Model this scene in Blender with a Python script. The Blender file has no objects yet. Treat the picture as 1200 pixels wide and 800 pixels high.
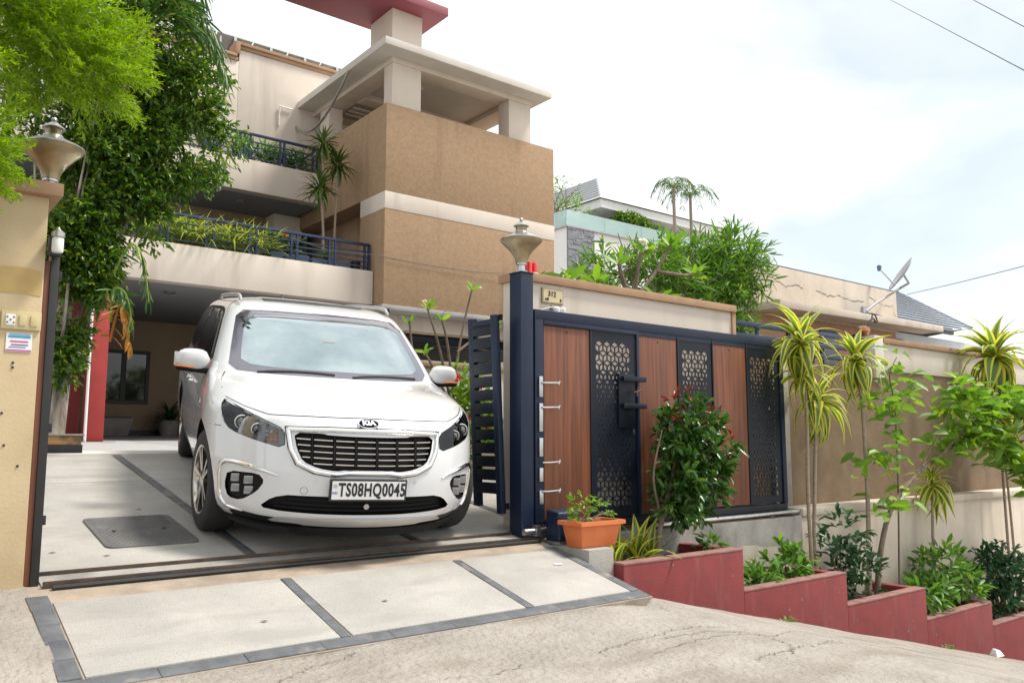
import bpy, bmesh, math, random
import numpy as np
from mathutils import Vector, Matrix, Euler
from mathutils.geometry import delaunay_2d_cdt
R = math.radians
random.seed(7)
scene = bpy.context.scene
col = scene.collection

# ------------------------------------------------------------ camera, sky, sun, exposure
cam_data = bpy.data.cameras.new('camera')
cam = bpy.data.objects.new('camera', cam_data)
col.objects.link(cam)
cam_data.sensor_width = 36.0
cam_data.lens = 29.25
cam_data.clip_start = 0.05
cam_data.clip_end = 3000
cam.location = (0, 0, 0)
cam.rotation_euler = (R(90 + 6.85), 0, R(-38.3))
scene.camera = cam

SUN_EL, SUN_AZ = 60.0, 118.0          # azimuth clockwise from +Y (the house side)
world = bpy.data.worlds.new('World')
scene.world = world
world.use_nodes = True
wn, wl = world.node_tree.nodes, world.node_tree.links
wn.clear()
w_out = wn.new('ShaderNodeOutputWorld')
w_bg = wn.new('ShaderNodeBackground')
w_sky = wn.new('ShaderNodeTexSky')
w_sky.sky_type = 'NISHITA'
w_sky.sun_disc = False
w_sky.sun_elevation = R(SUN_EL)
w_sky.sun_rotation = R(SUN_AZ)
w_sky.air_density = 1.0
w_sky.dust_density = 2.5
w_sky.ozone_density = 1.0
w_str = wn.new('ShaderNodeVectorMath'); w_str.operation = 'MULTIPLY'; w_str.inputs[1].default_value = (.070, .074, .068)
wl.new(w_sky.outputs[0], w_str.inputs[0])
w_tc = wn.new('ShaderNodeTexCoord')
w_map = wn.new('ShaderNodeMapping'); w_map.inputs['Scale'].default_value = (1.0, 1.0, 2.2)
w_map.inputs['Rotation'].default_value = (0, 0, R(14))
w_map.inputs['Location'].default_value = (2.3, 0.7, 0.4)
wl.new(w_tc.outputs['Generated'], w_map.inputs[0])
w_no = wn.new('ShaderNodeTexNoise'); w_no.inputs['Scale'].default_value = 1.35
w_no.inputs['Detail'].default_value = 7; w_no.inputs['Roughness'].default_value = 0.52; w_no.inputs['Distortion'].default_value = 0.35
wl.new(w_map.outputs[0], w_no.inputs['Vector'])
w_rp = wn.new('ShaderNodeValToRGB')
w_rp.color_ramp.elements[0].position = 0.38; w_rp.color_ramp.elements[0].color = (.46, .46, .46, 1)
w_rp.color_ramp.elements[1].position = 0.57; w_rp.color_ramp.elements[1].color = (1, 1, 1, 1)
wl.new(w_no.outputs[0], w_rp.inputs[0])
w_mix = wn.new('ShaderNodeMixRGB')
w_n2 = wn.new('ShaderNodeTexNoise'); w_n2.inputs['Scale'].default_value = 3.4; w_n2.inputs['Detail'].default_value = 6; w_n2.inputs['Roughness'].default_value = .55
wl.new(w_map.outputs[0], w_n2.inputs['Vector'])
w_r2 = wn.new('ShaderNodeValToRGB')
w_r2.color_ramp.elements[0].position = 0.36; w_r2.color_ramp.elements[0].color = (.60, .62, .63, 1)
w_r2.color_ramp.elements[1].position = 0.62; w_r2.color_ramp.elements[1].color = (.74, .74, .74, 1)
wl.new(w_n2.outputs[0], w_r2.inputs[0])
wl.new(w_r2.outputs[0], w_mix.inputs[2])      # bright cloud veil, thinner and thicker in places
wl.new(w_rp.outputs[0], w_mix.inputs[0])
wl.new(w_str.outputs[0], w_mix.inputs[1])
wl.new(w_mix.outputs[0], w_bg.inputs[0])
w_bg.inputs[1].default_value = 1.0
wl.new(w_bg.outputs[0], w_out.inputs[0])

sun_data = bpy.data.lights.new('sun', 'SUN')
sun = bpy.data.objects.new('sun', sun_data)
col.objects.link(sun)
sun_data.energy = 2.5
sun_data.angle = R(11)
sun_data.color = (1.0, 0.95, 0.87)
_d = Vector((math.sin(R(SUN_AZ)) * math.cos(R(SUN_EL)), math.cos(R(SUN_AZ)) * math.cos(R(SUN_EL)), math.sin(R(SUN_EL))))
sun.rotation_euler = _d.to_track_quat('Z', 'Y').to_euler()
sun.location = (0, 0, 40)

scene.view_settings.view_transform = 'Standard'
scene.view_settings.look = 'None'
scene.view_settings.exposure = 1.08
scene.view_settings.gamma = 1.0
scene.view_settings.use_curve_mapping = False

# ------------------------------------------------------------ helpers: materials
MATS = {}
def mat(name, c1, c2=None, rough=0.7, scale=6.0, metal=0.0, bump=0.0, bscale=None, coat=0.0, spec=0.5, detail=6,
        lo=0.35, hi=0.65, stretch=(1, 1, 1), speck=None, stain=None, trans=0.0, emit=None):
    """procedural material: two-tone noise + fine relief + optional specks and stains"""
    if name in MATS: return MATS[name]
    m = bpy.data.materials.new(name); m.use_nodes = True
    nt = m.node_tree; n, l = nt.nodes, nt.links
    b = n['Principled BSDF']; out = n['Material Output']
    b.inputs['Roughness'].default_value = rough; b.inputs['Metallic'].default_value = metal
    b.inputs['Coat Weight'].default_value = coat; b.inputs['Coat Roughness'].default_value = 0.04
    b.inputs['Specular IOR Level'].default_value = spec
    tc = n.new('ShaderNodeTexCoord'); mp = n.new('ShaderNodeMapping'); mp.inputs['Scale'].default_value = stretch
    l.new(tc.outputs['Object'], mp.inputs[0])
    c2 = c2 or tuple(min(1, x * 0.86) for x in c1)
    no = n.new('ShaderNodeTexNoise'); no.inputs['Scale'].default_value = scale; no.inputs['Detail'].default_value = detail
    no.inputs['Roughness'].default_value = 0.6
    l.new(mp.outputs[0], no.inputs['Vector'])
    rp = n.new('ShaderNodeValToRGB'); e = rp.color_ramp.elements
    e[0].position, e[1].position = lo, hi
    e[0].color = (*c1, 1); e[1].color = (*c2, 1)
    l.new(no.outputs[0], rp.inputs[0])
    cur = rp.outputs[0]
    for k, lay in enumerate([speck, stain]):
        if lay:   # (colour, scale, threshold, strength[, stretch])
            n2 = n.new('ShaderNodeTexNoise'); n2.inputs['Scale'].default_value = lay[1]; n2.inputs['Detail'].default_value = 3 + 4 * k
            if len(lay) > 4:
                mp2 = n.new('ShaderNodeMapping'); mp2.inputs['Scale'].default_value = lay[4]
                l.new(tc.outputs['Object'], mp2.inputs[0]); l.new(mp2.outputs[0], n2.inputs['Vector'])
            else:
                l.new(tc.outputs['Object'], n2.inputs['Vector'])
            r2 = n.new('ShaderNodeValToRGB'); r2.color_ramp.elements[0].position = lay[2]; r2.color_ramp.elements[1].position = min(1, lay[2] + (0.06 if k == 0 else 0.16))
            r2.color_ramp.elements[0].color = (0, 0, 0, 1); r2.color_ramp.elements[1].color = (lay[3],) * 3 + (1,)
            l.new(n2.outputs[0], r2.inputs[0])
            mx = n.new('ShaderNodeMixRGB'); mx.inputs[2].default_value = (*lay[0], 1)
            l.new(r2.outputs[0], mx.inputs[0]); l.new(cur, mx.inputs[1]); cur = mx.outputs[0]
    l.new(cur, b.inputs['Base Color'])
    if bump:
        nb = n.new('ShaderNodeTexNoise'); nb.inputs['Scale'].default_value = bscale or scale * 8; nb.inputs['Detail'].default_value = 5
        l.new(mp.outputs[0], nb.inputs['Vector'])
        bp = n.new('ShaderNodeBump'); bp.inputs['Strength'].default_value = 1.0; bp.inputs['Distance'].default_value = bump
        l.new(nb.outputs[0], bp.inputs['Height']); l.new(bp.outputs[0], b.inputs['Normal'])
    if trans: b.inputs['Transmission Weight'].default_value = trans
    if emit:
        b.inputs['Emission Color'].default_value = (*emit[0], 1); b.inputs['Emission Strength'].default_value = emit[1]
    m.diffuse_color = (*c1, 1)
    MATS[name] = m
    return m

def leafmat(name, ca, cb, cc=None, stripe=None, trans=0.35, rough=0.45):
    """leaf: colour varies per leaf through the 'rnd' attribute, optional edge stripe through 'stripe'"""
    m = bpy.data.materials.new(name); m.use_nodes = True
    nt = m.node_tree; n, l = nt.nodes, nt.links
    b = n['Principled BSDF']; out = n['Material Output']
    b.inputs['Roughness'].default_value = rough
    at = n.new('ShaderNodeAttribute'); at.attribute_name = 'rnd'
    oi = n.new('ShaderNodeObjectInfo')
    ad = n.new('ShaderNodeMath'); ad.operation = 'ADD'; l.new(at.outputs['Fac'], ad.inputs[0]); l.new(oi.outputs['Random'], ad.inputs[1])
    fr = n.new('ShaderNodeMath'); fr.operation = 'FRACT'; l.new(ad.outputs[0], fr.inputs[0])
    rp = n.new('ShaderNodeValToRGB'); e = rp.color_ramp.elements
    e[0].color = (*ca, 1); e[1].color = (*cb, 1)
    if cc:
        x = rp.color_ramp.elements.new(0.86); x.color = (*cb, 1); e[len(e) - 1].color = (*cc, 1)
    l.new(fr.outputs[0], rp.inputs[0]); cur = rp.outputs[0]
    if stripe:
        a2 = n.new('ShaderNodeAttribute'); a2.attribute_name = 'stripe'
        r2 = n.new('ShaderNodeValToRGB'); r2.color_ramp.elements[0].position = stripe[1]; r2.color_ramp.elements[1].position = min(1, stripe[1] + .14)
        l.new(a2.outputs['Fac'], r2.inputs[0])
        mx = n.new('ShaderNodeMixRGB'); mx.inputs[2].default_value = (*stripe[0], 1)
        l.new(r2.outputs[0], mx.inputs[0]); l.new(cur, mx.inputs[1]); cur = mx.outputs[0]
    l.new(cur, b.inputs['Base Color'])
    tr = n.new('ShaderNodeBsdfTranslucent')
    br = n.new('ShaderNodeHueSaturation'); br.inputs['Value'].default_value = 1.5; br.inputs['Saturation'].default_value = 1.05
    l.new(cur, br.inputs['Color']); l.new(br.outputs[0], tr.inputs[0])
    ms = n.new('ShaderNodeMixShader'); ms.inputs[0].default_value = trans
    l.new(b.outputs[0], ms.inputs[1]); l.new(tr.outputs[0], ms.inputs[2]); l.new(ms.outputs[0], out.inputs['Surface'])
    MATS[name] = m
    return m

# ------------------------------------------------------------ helpers: objects
def tag(o, label=None, cat=None, group=None, kind=None):
    if label: o['label'] = label
    if cat: o['category'] = cat
    if group: o['group'] = group
    if kind: o['kind'] = kind
    return o
def thing(name, label, cat, loc=(0, 0, 0), group=None, rot=None):
    o = bpy.data.objects.new(name, None); col.objects.link(o)
    o.location = loc; o.empty_display_size = 0.2
    if rot: o.rotation_euler = rot
    return tag(o, label, cat, group)
def wloc(o):
    v = Vector((0, 0, 0))
    while o is not None:
        v += o.location; o = o.parent
    return v
def link(name, me, m, parent=None):
    o = bpy.data.objects.new(name, me); col.objects.link(o)
    if m is not None:
        if me.materials: pass
        else: me.materials.append(m)
    if parent is not None: o.parent = parent
    return o
class MB:
    def __init__(s): s.v = []; s.f = []
    def add(s, vs, fs):
        o = len(s.v); s.v += [tuple(p) for p in vs]; s.f += [tuple(i + o for i in q) for q in fs]; return s
    def box(s, x0, x1, y0, y1, z0, z1):
        return s.add([(x0, y0, z0), (x1, y0, z0), (x1, y1, z0), (x0, y1, z0), (x0, y0, z1), (x1, y0, z1), (x1, y1, z1), (x0, y1, z1)],
                     [(0, 3, 2, 1), (4, 5, 6, 7), (0, 1, 5, 4), (1, 2, 6, 5), (2, 3, 7, 6), (3, 0, 4, 7)])
    def hexa(s, p):     # 8 points: bottom 4 ccw, top 4 ccw
        return s.add(p, [(0, 3, 2, 1), (4, 5, 6, 7), (0, 1, 5, 4), (1, 2, 6, 5), (2, 3, 7, 6), (3, 0, 4, 7)])
    def prism(s, pts, vec):
        n = len(pts); vec = Vector(vec)
        vs = [tuple(p) for p in pts] + [tuple(Vector(p) + vec) for p in pts]
        return s.add(vs, [tuple(range(n))[::-1], tuple(range(n, 2 * n))] + [(i, (i + 1) % n, n + (i + 1) % n, n + i) for i in range(n)])
    def tube(s, pts, r, n=8, cap=True):
        pts = [Vector(p) for p in pts]; m = len(pts)
        rs = r if isinstance(r, (list, tuple)) else [r] * m
        up = None; vs = []
        for i, p in enumerate(pts):
            t = (pts[min(i + 1, m - 1)] - pts[max(i - 1, 0)]).normalized()
            if up is None: up = Vector((0, 0, 1)) if abs(t.z) < .9 else Vector((1, 0, 0))
            a = t.cross(up).normalized(); b = a.cross(t).normalized(); up = b
            for k in range(n):
                q = 2 * math.pi * k / n
                vs.append(p + (a * math.cos(q) + b * math.sin(q)) * rs[i])
        fs = [(i * n + k, i * n + (k + 1) % n, (i + 1) * n + (k + 1) % n, (i + 1) * n + k) for i in range(m - 1) for k in range(n)]
        if cap: fs += [tuple(range(n))[::-1], tuple(range((m - 1) * n, m * n))]
        return s.add(vs, fs)
    def lathe(s, prof, c=(0, 0, 0), n=24, axis='z', cap=True):
        vs = []
        for r, h in prof:
            for k in range(n):
                q = 2 * math.pi * k / n; x, y = r * math.cos(q), r * math.sin(q)
                vs.append((c[0] + x, c[1] + y, c[2] + h) if axis == 'z' else ((c[0] + h, c[1] + x, c[2] + y) if axis == 'x' else (c[0] + y, c[1] + h, c[2] + x)))
        m = len(prof)
        fs = [(i * n + k, i * n + (k + 1) % n, (i + 1) * n + (k + 1) % n, (i + 1) * n + k) for i in range(m - 1) for k in range(n)]
        if cap: fs += [tuple(range(n))[::-1], tuple(range((m - 1) * n, m * n))]
        return s.add(vs, fs)
    def mesh(s, name, smooth=None, bevel=0, seg=2):
        me = bpy.data.meshes.new(name)
        me.from_pydata(s.v, [], s.f)
        if bevel:
            bm = bmesh.new(); bm.from_mesh(me)
            es = [e for e in bm.edges if len(e.link_faces) == 2 and e.calc_face_angle(0) > 0.5]
            bmesh.ops.bevel(bm, geom=es, offset=bevel, segments=seg, profile=0.6, affect='EDGES', clamp_overlap=True)
            bm.to_mesh(me); bm.free()
            smooth = smooth or 40
        if smooth:
            me.polygons.foreach_set('use_smooth', [True] * len(me.polygons))
            me.set_sharp_from_angle(angle=R(smooth))
        me.update()
        return me
    def build(s, name, m, parent=None, smooth=None, bevel=0, local=False, seg=2):
        """parent None: top-level object with its origin at its base; otherwise coordinates are world unless local"""
        if parent is None:
            a = np.array(s.v); o = Vector(((a[:, 0].min() + a[:, 0].max()) / 2, (a[:, 1].min() + a[:, 1].max()) / 2, a[:, 2].min()))
        else:
            o = Vector((0, 0, 0)) if local else wloc(parent)
        s.v = [(x - o.x, y - o.y, z - o.z) for x, y, z in s.v]
        ob = link(name, s.mesh(name, smooth, bevel, seg), m, parent)
        if parent is None: ob.location = o
        return ob
def box(name, b, m, parent=None, bevel=0, **k): return MB().box(*b).build(name, m, parent, bevel=bevel, **k)
def np_mesh(name, V, F, attrs=None, smooth=False):
    """V (n,3), F (m,k) uniform polygons; attrs: dict name -> per-point floats"""
    me = bpy.data.meshes.new(name)
    V = np.asarray(V, np.float32); F = np.asarray(F, np.int32); k = F.shape[1]
    me.vertices.add(len(V)); me.vertices.foreach_set('co', V.ravel())
    me.loops.add(F.size); me.loops.foreach_set('vertex_index', F.ravel())
    me.polygons.add(len(F)); me.polygons.foreach_set('loop_start', np.arange(0, F.size, k, dtype=np.int32))
    me.polygons.foreach_set('loop_total', np.full(len(F), k, np.int32))
    if smooth: me.polygons.foreach_set('use_smooth', np.ones(len(F), bool))
    me.update(calc_edges=True)
    for an, av in (attrs or {}).items():
        a = me.attributes.new(an, 'FLOAT', 'POINT'); a.data.foreach_set('value', np.asarray(av, np.float32))
    return me
def text_mesh(txt, size, name='lettering', bold=0.0, depth=0.002, spacing=1.0, sx=1.0):
    cu = bpy.data.curves.new(name, 'FONT'); cu.body = txt; cu.size = size; cu.align_x = 'CENTER'; cu.align_y = 'CENTER'
    cu.extrude = depth; cu.offset = bold; cu.space_character = spacing; cu.resolution_u = 3
    o = bpy.data.objects.new(name, cu); col.objects.link(o)
    dg = bpy.context.evaluated_depsgraph_get(); dg.update()
    me = bpy.data.meshes.new_from_object(o.evaluated_get(dg)); bpy.data.objects.remove(o)
    me.transform(Matrix.Diagonal((sx, 1, 1, 1)))
    return me
def facing_text(txt, size, loc, m, parent, rotz=0.0, **k):
    """text standing upright, read from -Y"""
    me = text_mesh(txt, size, **k)
    me.transform(Matrix.Translation(Vector(loc) - (wloc(parent) if parent else Vector())) @ Matrix.Rotation(rotz, 4, 'Z') @ Matrix.Rotation(R(90), 4, 'X'))
    me.materials.clear()
    return link('lettering', me, m, parent)

# ------------------------------------------------------------ materials of the place
M = {}
M['street'] = mat('street concrete', (.335, .305, .27), (.235, .21, .182), .9, 2.6, bump=.03, bscale=26, lo=.32, hi=.68, detail=10, speck=((.16, .14, .12), 95, .57, .35), stain=((.17, .135, .105), 1.5, .54, .55, (.6, 2.0, 1)))
M['bed'] = mat('driveway mortar', (.33, .265, .205), (.22, .175, .135), .9, 5, bump=.004, bscale=60)
M['terrazzo'] = mat('driveway washed terrazzo', (.37, .355, .325), (.295, .28, .258), .75, 2.2, bump=.002, bscale=200, speck=((.16, .15, .135), 150, .54, .42), stain=((.235, .22, .20), 1.7, .54, .6, (1, 3, 1)))
M['granite'] = mat('carport granite', (.40, .40, .40), (.33, .33, .33), .6, 4, speck=((.2, .2, .2), 120, .58, .6))
M['slate'] = mat('slate strip', (.070, .074, .083), (.115, .12, .13), .6, 8, bump=.002, bscale=60, stain=((.34, .29, .24), 5, .56, .6))
M['cream'] = mat('cream plaster', (.63, .56, .485), (.57, .50, .43), .85, 1.2, bump=.0015, bscale=90, stain=((.42, .35, .29), 1.3, .57, .5, (2.2, 2.2, .22)))
M['cream_old'] = mat('weathered cream plaster', (.60, .52, .43), (.50, .43, .35), .88, 1.6, bump=.002, bscale=70, stain=((.36, .31, .26), 1.5, .55, .55, (2.5, 2.5, .3)))
M['pillar'] = mat('old yellowed pillar paint', (.54, .425, .265), (.45, .345, .205), .8, 2.2, bump=.0015, bscale=60, stain=((.30, .22, .13), 3.2, .62, .6))
M['brown'] = mat('brown textured plaster', (.365, .245, .145), (.305, .20, .118), .9, 14, bump=.008, bscale=110, stain=((.23, .15, .09), .9, .54, .6, (3.5, 3.5, .25)))
M['brown2'] = mat('brown street wall plaster', (.225, .155, .095), (.18, .12, .074), .9, 5, bump=.006, bscale=110, stain=((.125, .085, .055), 1.3, .53, .65, (2.2, 2, .35)))
M['trim'] = mat('brown coping paint', (.36, .22, .13), (.30, .18, .10), .75, 5, bump=.001)
M['maroon'] = mat('maroon roof paint', (.25, .055, .075), (.21, .045, .06), .6, 2)
M['redcol'] = mat('red column paint', (.36, .035, .03), (.29, .03, .026), .6, 3)
M['redplanter'] = mat('faded red planter paint', (.205, .028, .028), (.155, .022, .023), .75, 3.5, bump=.002, bscale=50, stain=((.23, .08, .075), 2.2, .56, .5, (3, 3, .8)), speck=((.10, .04, .035), 7, .64, .5))
M['plantertop'] = mat('weathered planter rim', (.27, .14, .12), (.19, .09, .08), .85, 9, bump=.003)
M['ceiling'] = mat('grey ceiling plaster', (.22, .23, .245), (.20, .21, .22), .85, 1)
M['concrete'] = mat('grey cement', (.33, .31, .285), (.23, .215, .195), .9, 3, bump=.004, bscale=40, stain=((.10, .095, .09), 1.6, .58, .7))
M['navy'] = mat('navy blue steel paint', (.008, .017, .042), (.006, .012, .030), .45, 5, spec=.35, bump=.0006, bscale=40)
M['navydark'] = mat('dark navy sheet', (.006, .010, .020), (.005, .008, .015), .45, 4, spec=.3)
M['railblue'] = mat('blue rail paint', (.012, .030, .085), (.010, .024, .07), .4, 4)
M['wood'] = mat('red brown wood laminate', (.20, .066, .027), (.085, .026, .012), .5, 3.0, bump=.0008, bscale=30, stretch=(13, 13, .5), lo=.33, hi=.68, detail=8)
M['steel'] = mat('brushed steel', (.55, .55, .55), (.45, .45, .45), .3, 12, metal=1)
M['darksteel'] = mat('dark track steel', (.06, .05, .045), (.12, .075, .05), .6, 14, metal=.6, bump=.001)
M['brass'] = mat('aged lamp metal', (.38, .31, .20), (.26, .20, .12), .42, 9, metal=.8)
M['lampgrey'] = mat('grey lamp cap metal', (.46, .46, .45), (.36, .36, .35), .3, 9, metal=.8)
M['white'] = mat('white plastic', (.78, .77, .75), (.72, .71, .69), .5, 5)
M['black'] = mat('black plastic', (.012, .012, .013), (.018, .018, .019), .45, 8)
M['ivory'] = mat('ivory switch plastic', (.56, .47, .26), (.50, .41, .22), .4, 6)
M['soil'] = mat('planter soil', (.10, .065, .04), (.055, .036, .024), .95, 14, bump=.02, bscale=40)
M['bark'] = mat('grey bark', (.20, .15, .11), (.11, .08, .055), .9, 18, bump=.004, bscale=60, stretch=(1, 1, .3))
M['palebark'] = mat('whitewashed bark', (.42, .38, .34), (.16, .12, .09), .9, 14, bump=.006, bscale=40, stretch=(1, 1, .3))
M['stem'] = mat('pale stem', (.34, .28, .21), (.22, .17, .12), .85, 30, stretch=(.3, .3, 3))
M['glassdark'] = mat('dark window glass', (.012, .014, .016), (.016, .018, .02), .04, 2, spec=.8)
M['orange'] = mat('orange terracotta plastic', (.62, .17, .05), (.55, .14, .04), .5, 6)
M['bluegrey'] = mat('blue grey trough plastic', (.13, .19, .27), (.10, .15, .22), .55, 6)
# ------------------------------------------------------------ ground
from mathutils import noise as mn
def ramp_z(Y): return -.81 + .237 * (Y - 4.9)
PROF = [(3.0, ramp_z(3.0)), (4.9, -.81), (5.2, -.757), (9.2, -.117), (11, -.085), (19, .13), (26, .3)]
def drive_z(Y):
    for (a, za), (b, zb) in zip(PROF, PROF[1:]):
        if Y <= b: return za + (zb - za) * (Y - a) / (b - a)
    return PROF[-1][1]
def smin(a, b, k):
    h = max(0, min(1, .5 + .5 * (b - a) / k)); return b + (a - b) * h - k * h * (1 - h)
def street_z(X, Y):
    if Y > 5.55: return -.95
    pad = -1.04 + .055 * (Y - 3.93) if Y < 3.93 else -1.04
    fall = -1.39 - .225 * (min(X, 34) - 5.79) + .02 * (Y - 4.5)
    z = smin(pad, fall, .16)
    if Y > 3.6:
        t = min(1, (Y - 3.6) / .33)
        if X < .80: z = z + (max(z, drive_z(max(Y, 3.93)) - .006 + .02 * min(1, max(0, .76 - X))) - z) * t
        elif X > 4.32: z = z + (max(z, drive_z(min(max(Y, 3.93), 5.0)) - .008 - (X - 4.32) * .50) - z) * t
        elif Y > 3.97: z = min(z, drive_z(Y) - .06)
    if -3 < X < 25 and 0 < Y < 5.5:
        z += .012 * mn.noise((X * 1.7, Y * 1.7, 0)) + .005 * mn.noise((X * 7, Y * 7, 3))
    return z
def axis(a):
    o = []
    for lo, hi, st in a:
        n = max(1, round((hi - lo) / st)); o += [lo + (hi - lo) * i / n for i in range(n)]
    return o + [a[-1][1]]
gx = axis([(-400, -40, 60), (-40, -4, 6), (-4, 0, .5), (0, 6.5, .06), (6.5, 14, .12), (14, 34, 1), (34, 500, 60)])
gy = axis([(-300, -30, 45), (-30, -2, 4), (-2, 1.5, .5), (1.5, 5.46, .06), (5.46, 5.54, .08), (5.54, 5.6, .06), (5.6, 40, 5), (40, 600, 80)])
V = [(x, y, street_z(x, y)) for y in gy for x in gx]
nx = len(gx)
F = [(j * nx + i, j * nx + i + 1, (j + 1) * nx + i + 1, (j + 1) * nx + i) for j in range(len(gy) - 1) for i in range(nx - 1)]
street = link('street', np_mesh('street', V, F, smooth=True), M['street'])
tag(street, kind='structure')
M['crack'] = mat('crack shadow line', (.13, .105, .085), (.19, .155, .13), .95, 30)
def ribbon(mb, pts, w):
    for (a, b), (wa, wb) in zip(zip(pts, pts[1:]), zip(w, w[1:])):
        d = (Vector(b) - Vector(a)).normalized(); nrm = Vector((-d.y, d.x, 0))
        P = [Vector(a) - nrm * wa, Vector(b) - nrm * wb, Vector(b) + nrm * wb, Vector(a) + nrm * wa]
        mb.add([(p.x, p.y, street_z(p.x, p.y) + .005) for p in P], [(0, 1, 2, 3)])
def wander(x, y, a, n, st=.12):
    P = [(x, y)]
    for _ in range(n):
        a += random.uniform(-.55, .55); x += st * math.cos(a); y += st * .6 * math.sin(a); P.append((x, y))
    return P
for k, path in enumerate([wander(random.uniform(1.2, 9), random.uniform(2.5, 3.75), random.uniform(-.4, .4), random.randint(5, 16)) for _ in range(12)] + [[(3.35, 3.05), (3.9, 3.12), (4.35, 3.02), (4.8, 3.2), (5.3, 3.12)], [(4.6, 2.85), (5.0, 2.95), (5.4, 2.9), (6.2, 3.05), (6.7, 3.0)],
                          [(4.36, 3.98), (4.55, 3.8), (4.85, 3.72), (5.2, 3.6)], [(2.2, 3.3), (2.5, 3.22), (2.7, 3.3)], [(5.25, 3.6), (5.9, 3.75), (6.9, 3.85), (8.0, 4.05)]]):
    fine = []
    for a, b in zip(path, path[1:]):
        for i in range(8):
            t = i / 8; fine.append((a[0] + (b[0] - a[0]) * t + random.uniform(-.02, .02), a[1] + (b[1] - a[1]) * t + random.uniform(-.02, .02), 0))
    mb = MB(); ribbon(mb, fine, [.0006 + .0026 * random.random() for _ in fine]); mb.build('crack', M['crack'], street)

# ------------------------------------------------------------ driveway: mortar bed, slabs, slate strips
def sheet(x0, x1, y0, y1, dz, th, brk=()):
    ys = sorted({y0, y1, *[y for y, _ in PROF if y0 < y < y1], *brk}); mb = MB(); n = len(ys)
    vs = []
    for y in ys: vs += [(x0, y, drive_z(y) + dz), (x1, y, drive_z(y) + dz), (x0, y, drive_z(y) + dz - th), (x1, y, drive_z(y) + dz - th)]
    fs = []
    for i in range(n - 1):
        a, b = 4 * i, 4 * i + 4
        fs += [(a, a + 1, b + 1, b), (a + 3, a + 2, b + 2, b + 3), (a, b, b + 2, a + 2), (a + 1, a + 3, b + 3, b + 1)]
    fs += [(0, 2, 3, 1), (4 * n - 4, 4 * n - 3, 4 * n - 1, 4 * n - 2)]
    return mb.add(vs, fs)
drive = sheet(.755, 4.34, 3.96, 5.34, -.008, .3).add(*(lambda q: (q.v, q.f))(sheet(.6, 7.2, 5.34, 9.0, -.008, .3))).add(*(lambda q: (q.v, q.f))(sheet(-2.5, 12.5, 9.0, 19.0, -.006, .3))).build('driveway', M['bed'])
tag(drive, kind='structure')
for (x0, x1) in ((.872, 2.078), (2.148, 3.323), (3.391, 4.241)):
    sheet(x0, x1, 4.07, 4.885, 0, .05).build('paving_slab', M['terrazzo'], drive, bevel=.004)
for (x0, x1) in ((.86, 2.06), (2.15, 3.31), (3.40, 4.55), (4.64, 5.8)):
    for (y0, y1) in ((5.345, 7.80), (7.815, 9.15)):
        sheet(x0, x1, y0, y1, 0, .05).build('paving_slab', M['terrazzo'], drive, bevel=.004)
for i in range(5): sheet(-2.4 + i * 3, .57 + i * 3, 10.05, 18.95, 0, .05).build('floor_slab', M['granite'], drive, bevel=.003)
sheet(-2.4, 12.4, 9.17, 10.03, .003, .05).build('threshold_band', mat('pale threshold stone', (.62, .60, .55), (.55, .53, .48), .6, 4), drive, bevel=.003)
def strip(x0, x1, y0, y1, n, along):
    for i in range(n):
        j = random.uniform(-.003, .003)
        if along == 'y':
            a, b = y0 + (y1 - y0) * i / n, y0 + (y1 - y0) * (i + 1) / n
            sheet(x0 + j, x1 + random.uniform(-.004, .004), a + .0012, b - .0012, -.001 + j * .5, .05).build('slate_strip', M['slate'], drive, bevel=.0015)
        else:
            a, b = x0 + (x1 - x0) * i / n, x0 + (x1 - x0) * (i + 1) / n
            sheet(a + .0012, b - .0012, y0, y1, -.001 + j * .5, .05).build('slate_strip', M['slate'], drive, bevel=.0015)
strip(.765, .862, 4.07, 5.0, 5, 'y'); strip(2.085, 2.14, 4.07, 4.885, 4, 'y'); strip(3.33, 3.383, 4.07, 4.885, 4, 'y'); strip(4.25, 4.325, 4.07, 5.0, 4, 'y')
strip(.765, 4.33, 3.97, 4.06, 9, 'x')
strip(2.075, 2.138, 5.36, 9.1, 4, 'y'); strip(3.325, 3.388, 5.36, 9.1, 4, 'y'); strip(4.565, 4.625, 5.36, 9.1, 4, 'y')

# gate track across the opening
tr = thing('gate_track', 'dark steel sliding gate track set across the driveway slabs', 'track', (2.55, 5.2, -.77))
sheet(.86, 4.34, 5.12, 5.33, .0, .04).build('channel_floor', M['concrete'], tr)
MB().box(.86, 4.34, 5.115, 5.13, -.78, -.742).build('rail', M['darksteel'], tr, bevel=.002)
MB().box(.86, 4.34, 5.315, 5.33, -.75, -.716).build('rail', M['darksteel'], tr, bevel=.002)
MB().tube([(.9, 5.085, -.772), (2.4, 5.085, -.770), (4.3, 5.085, -.772)], .014, 8).build('guide_pipe', M['black'], tr, smooth=40)

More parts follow.
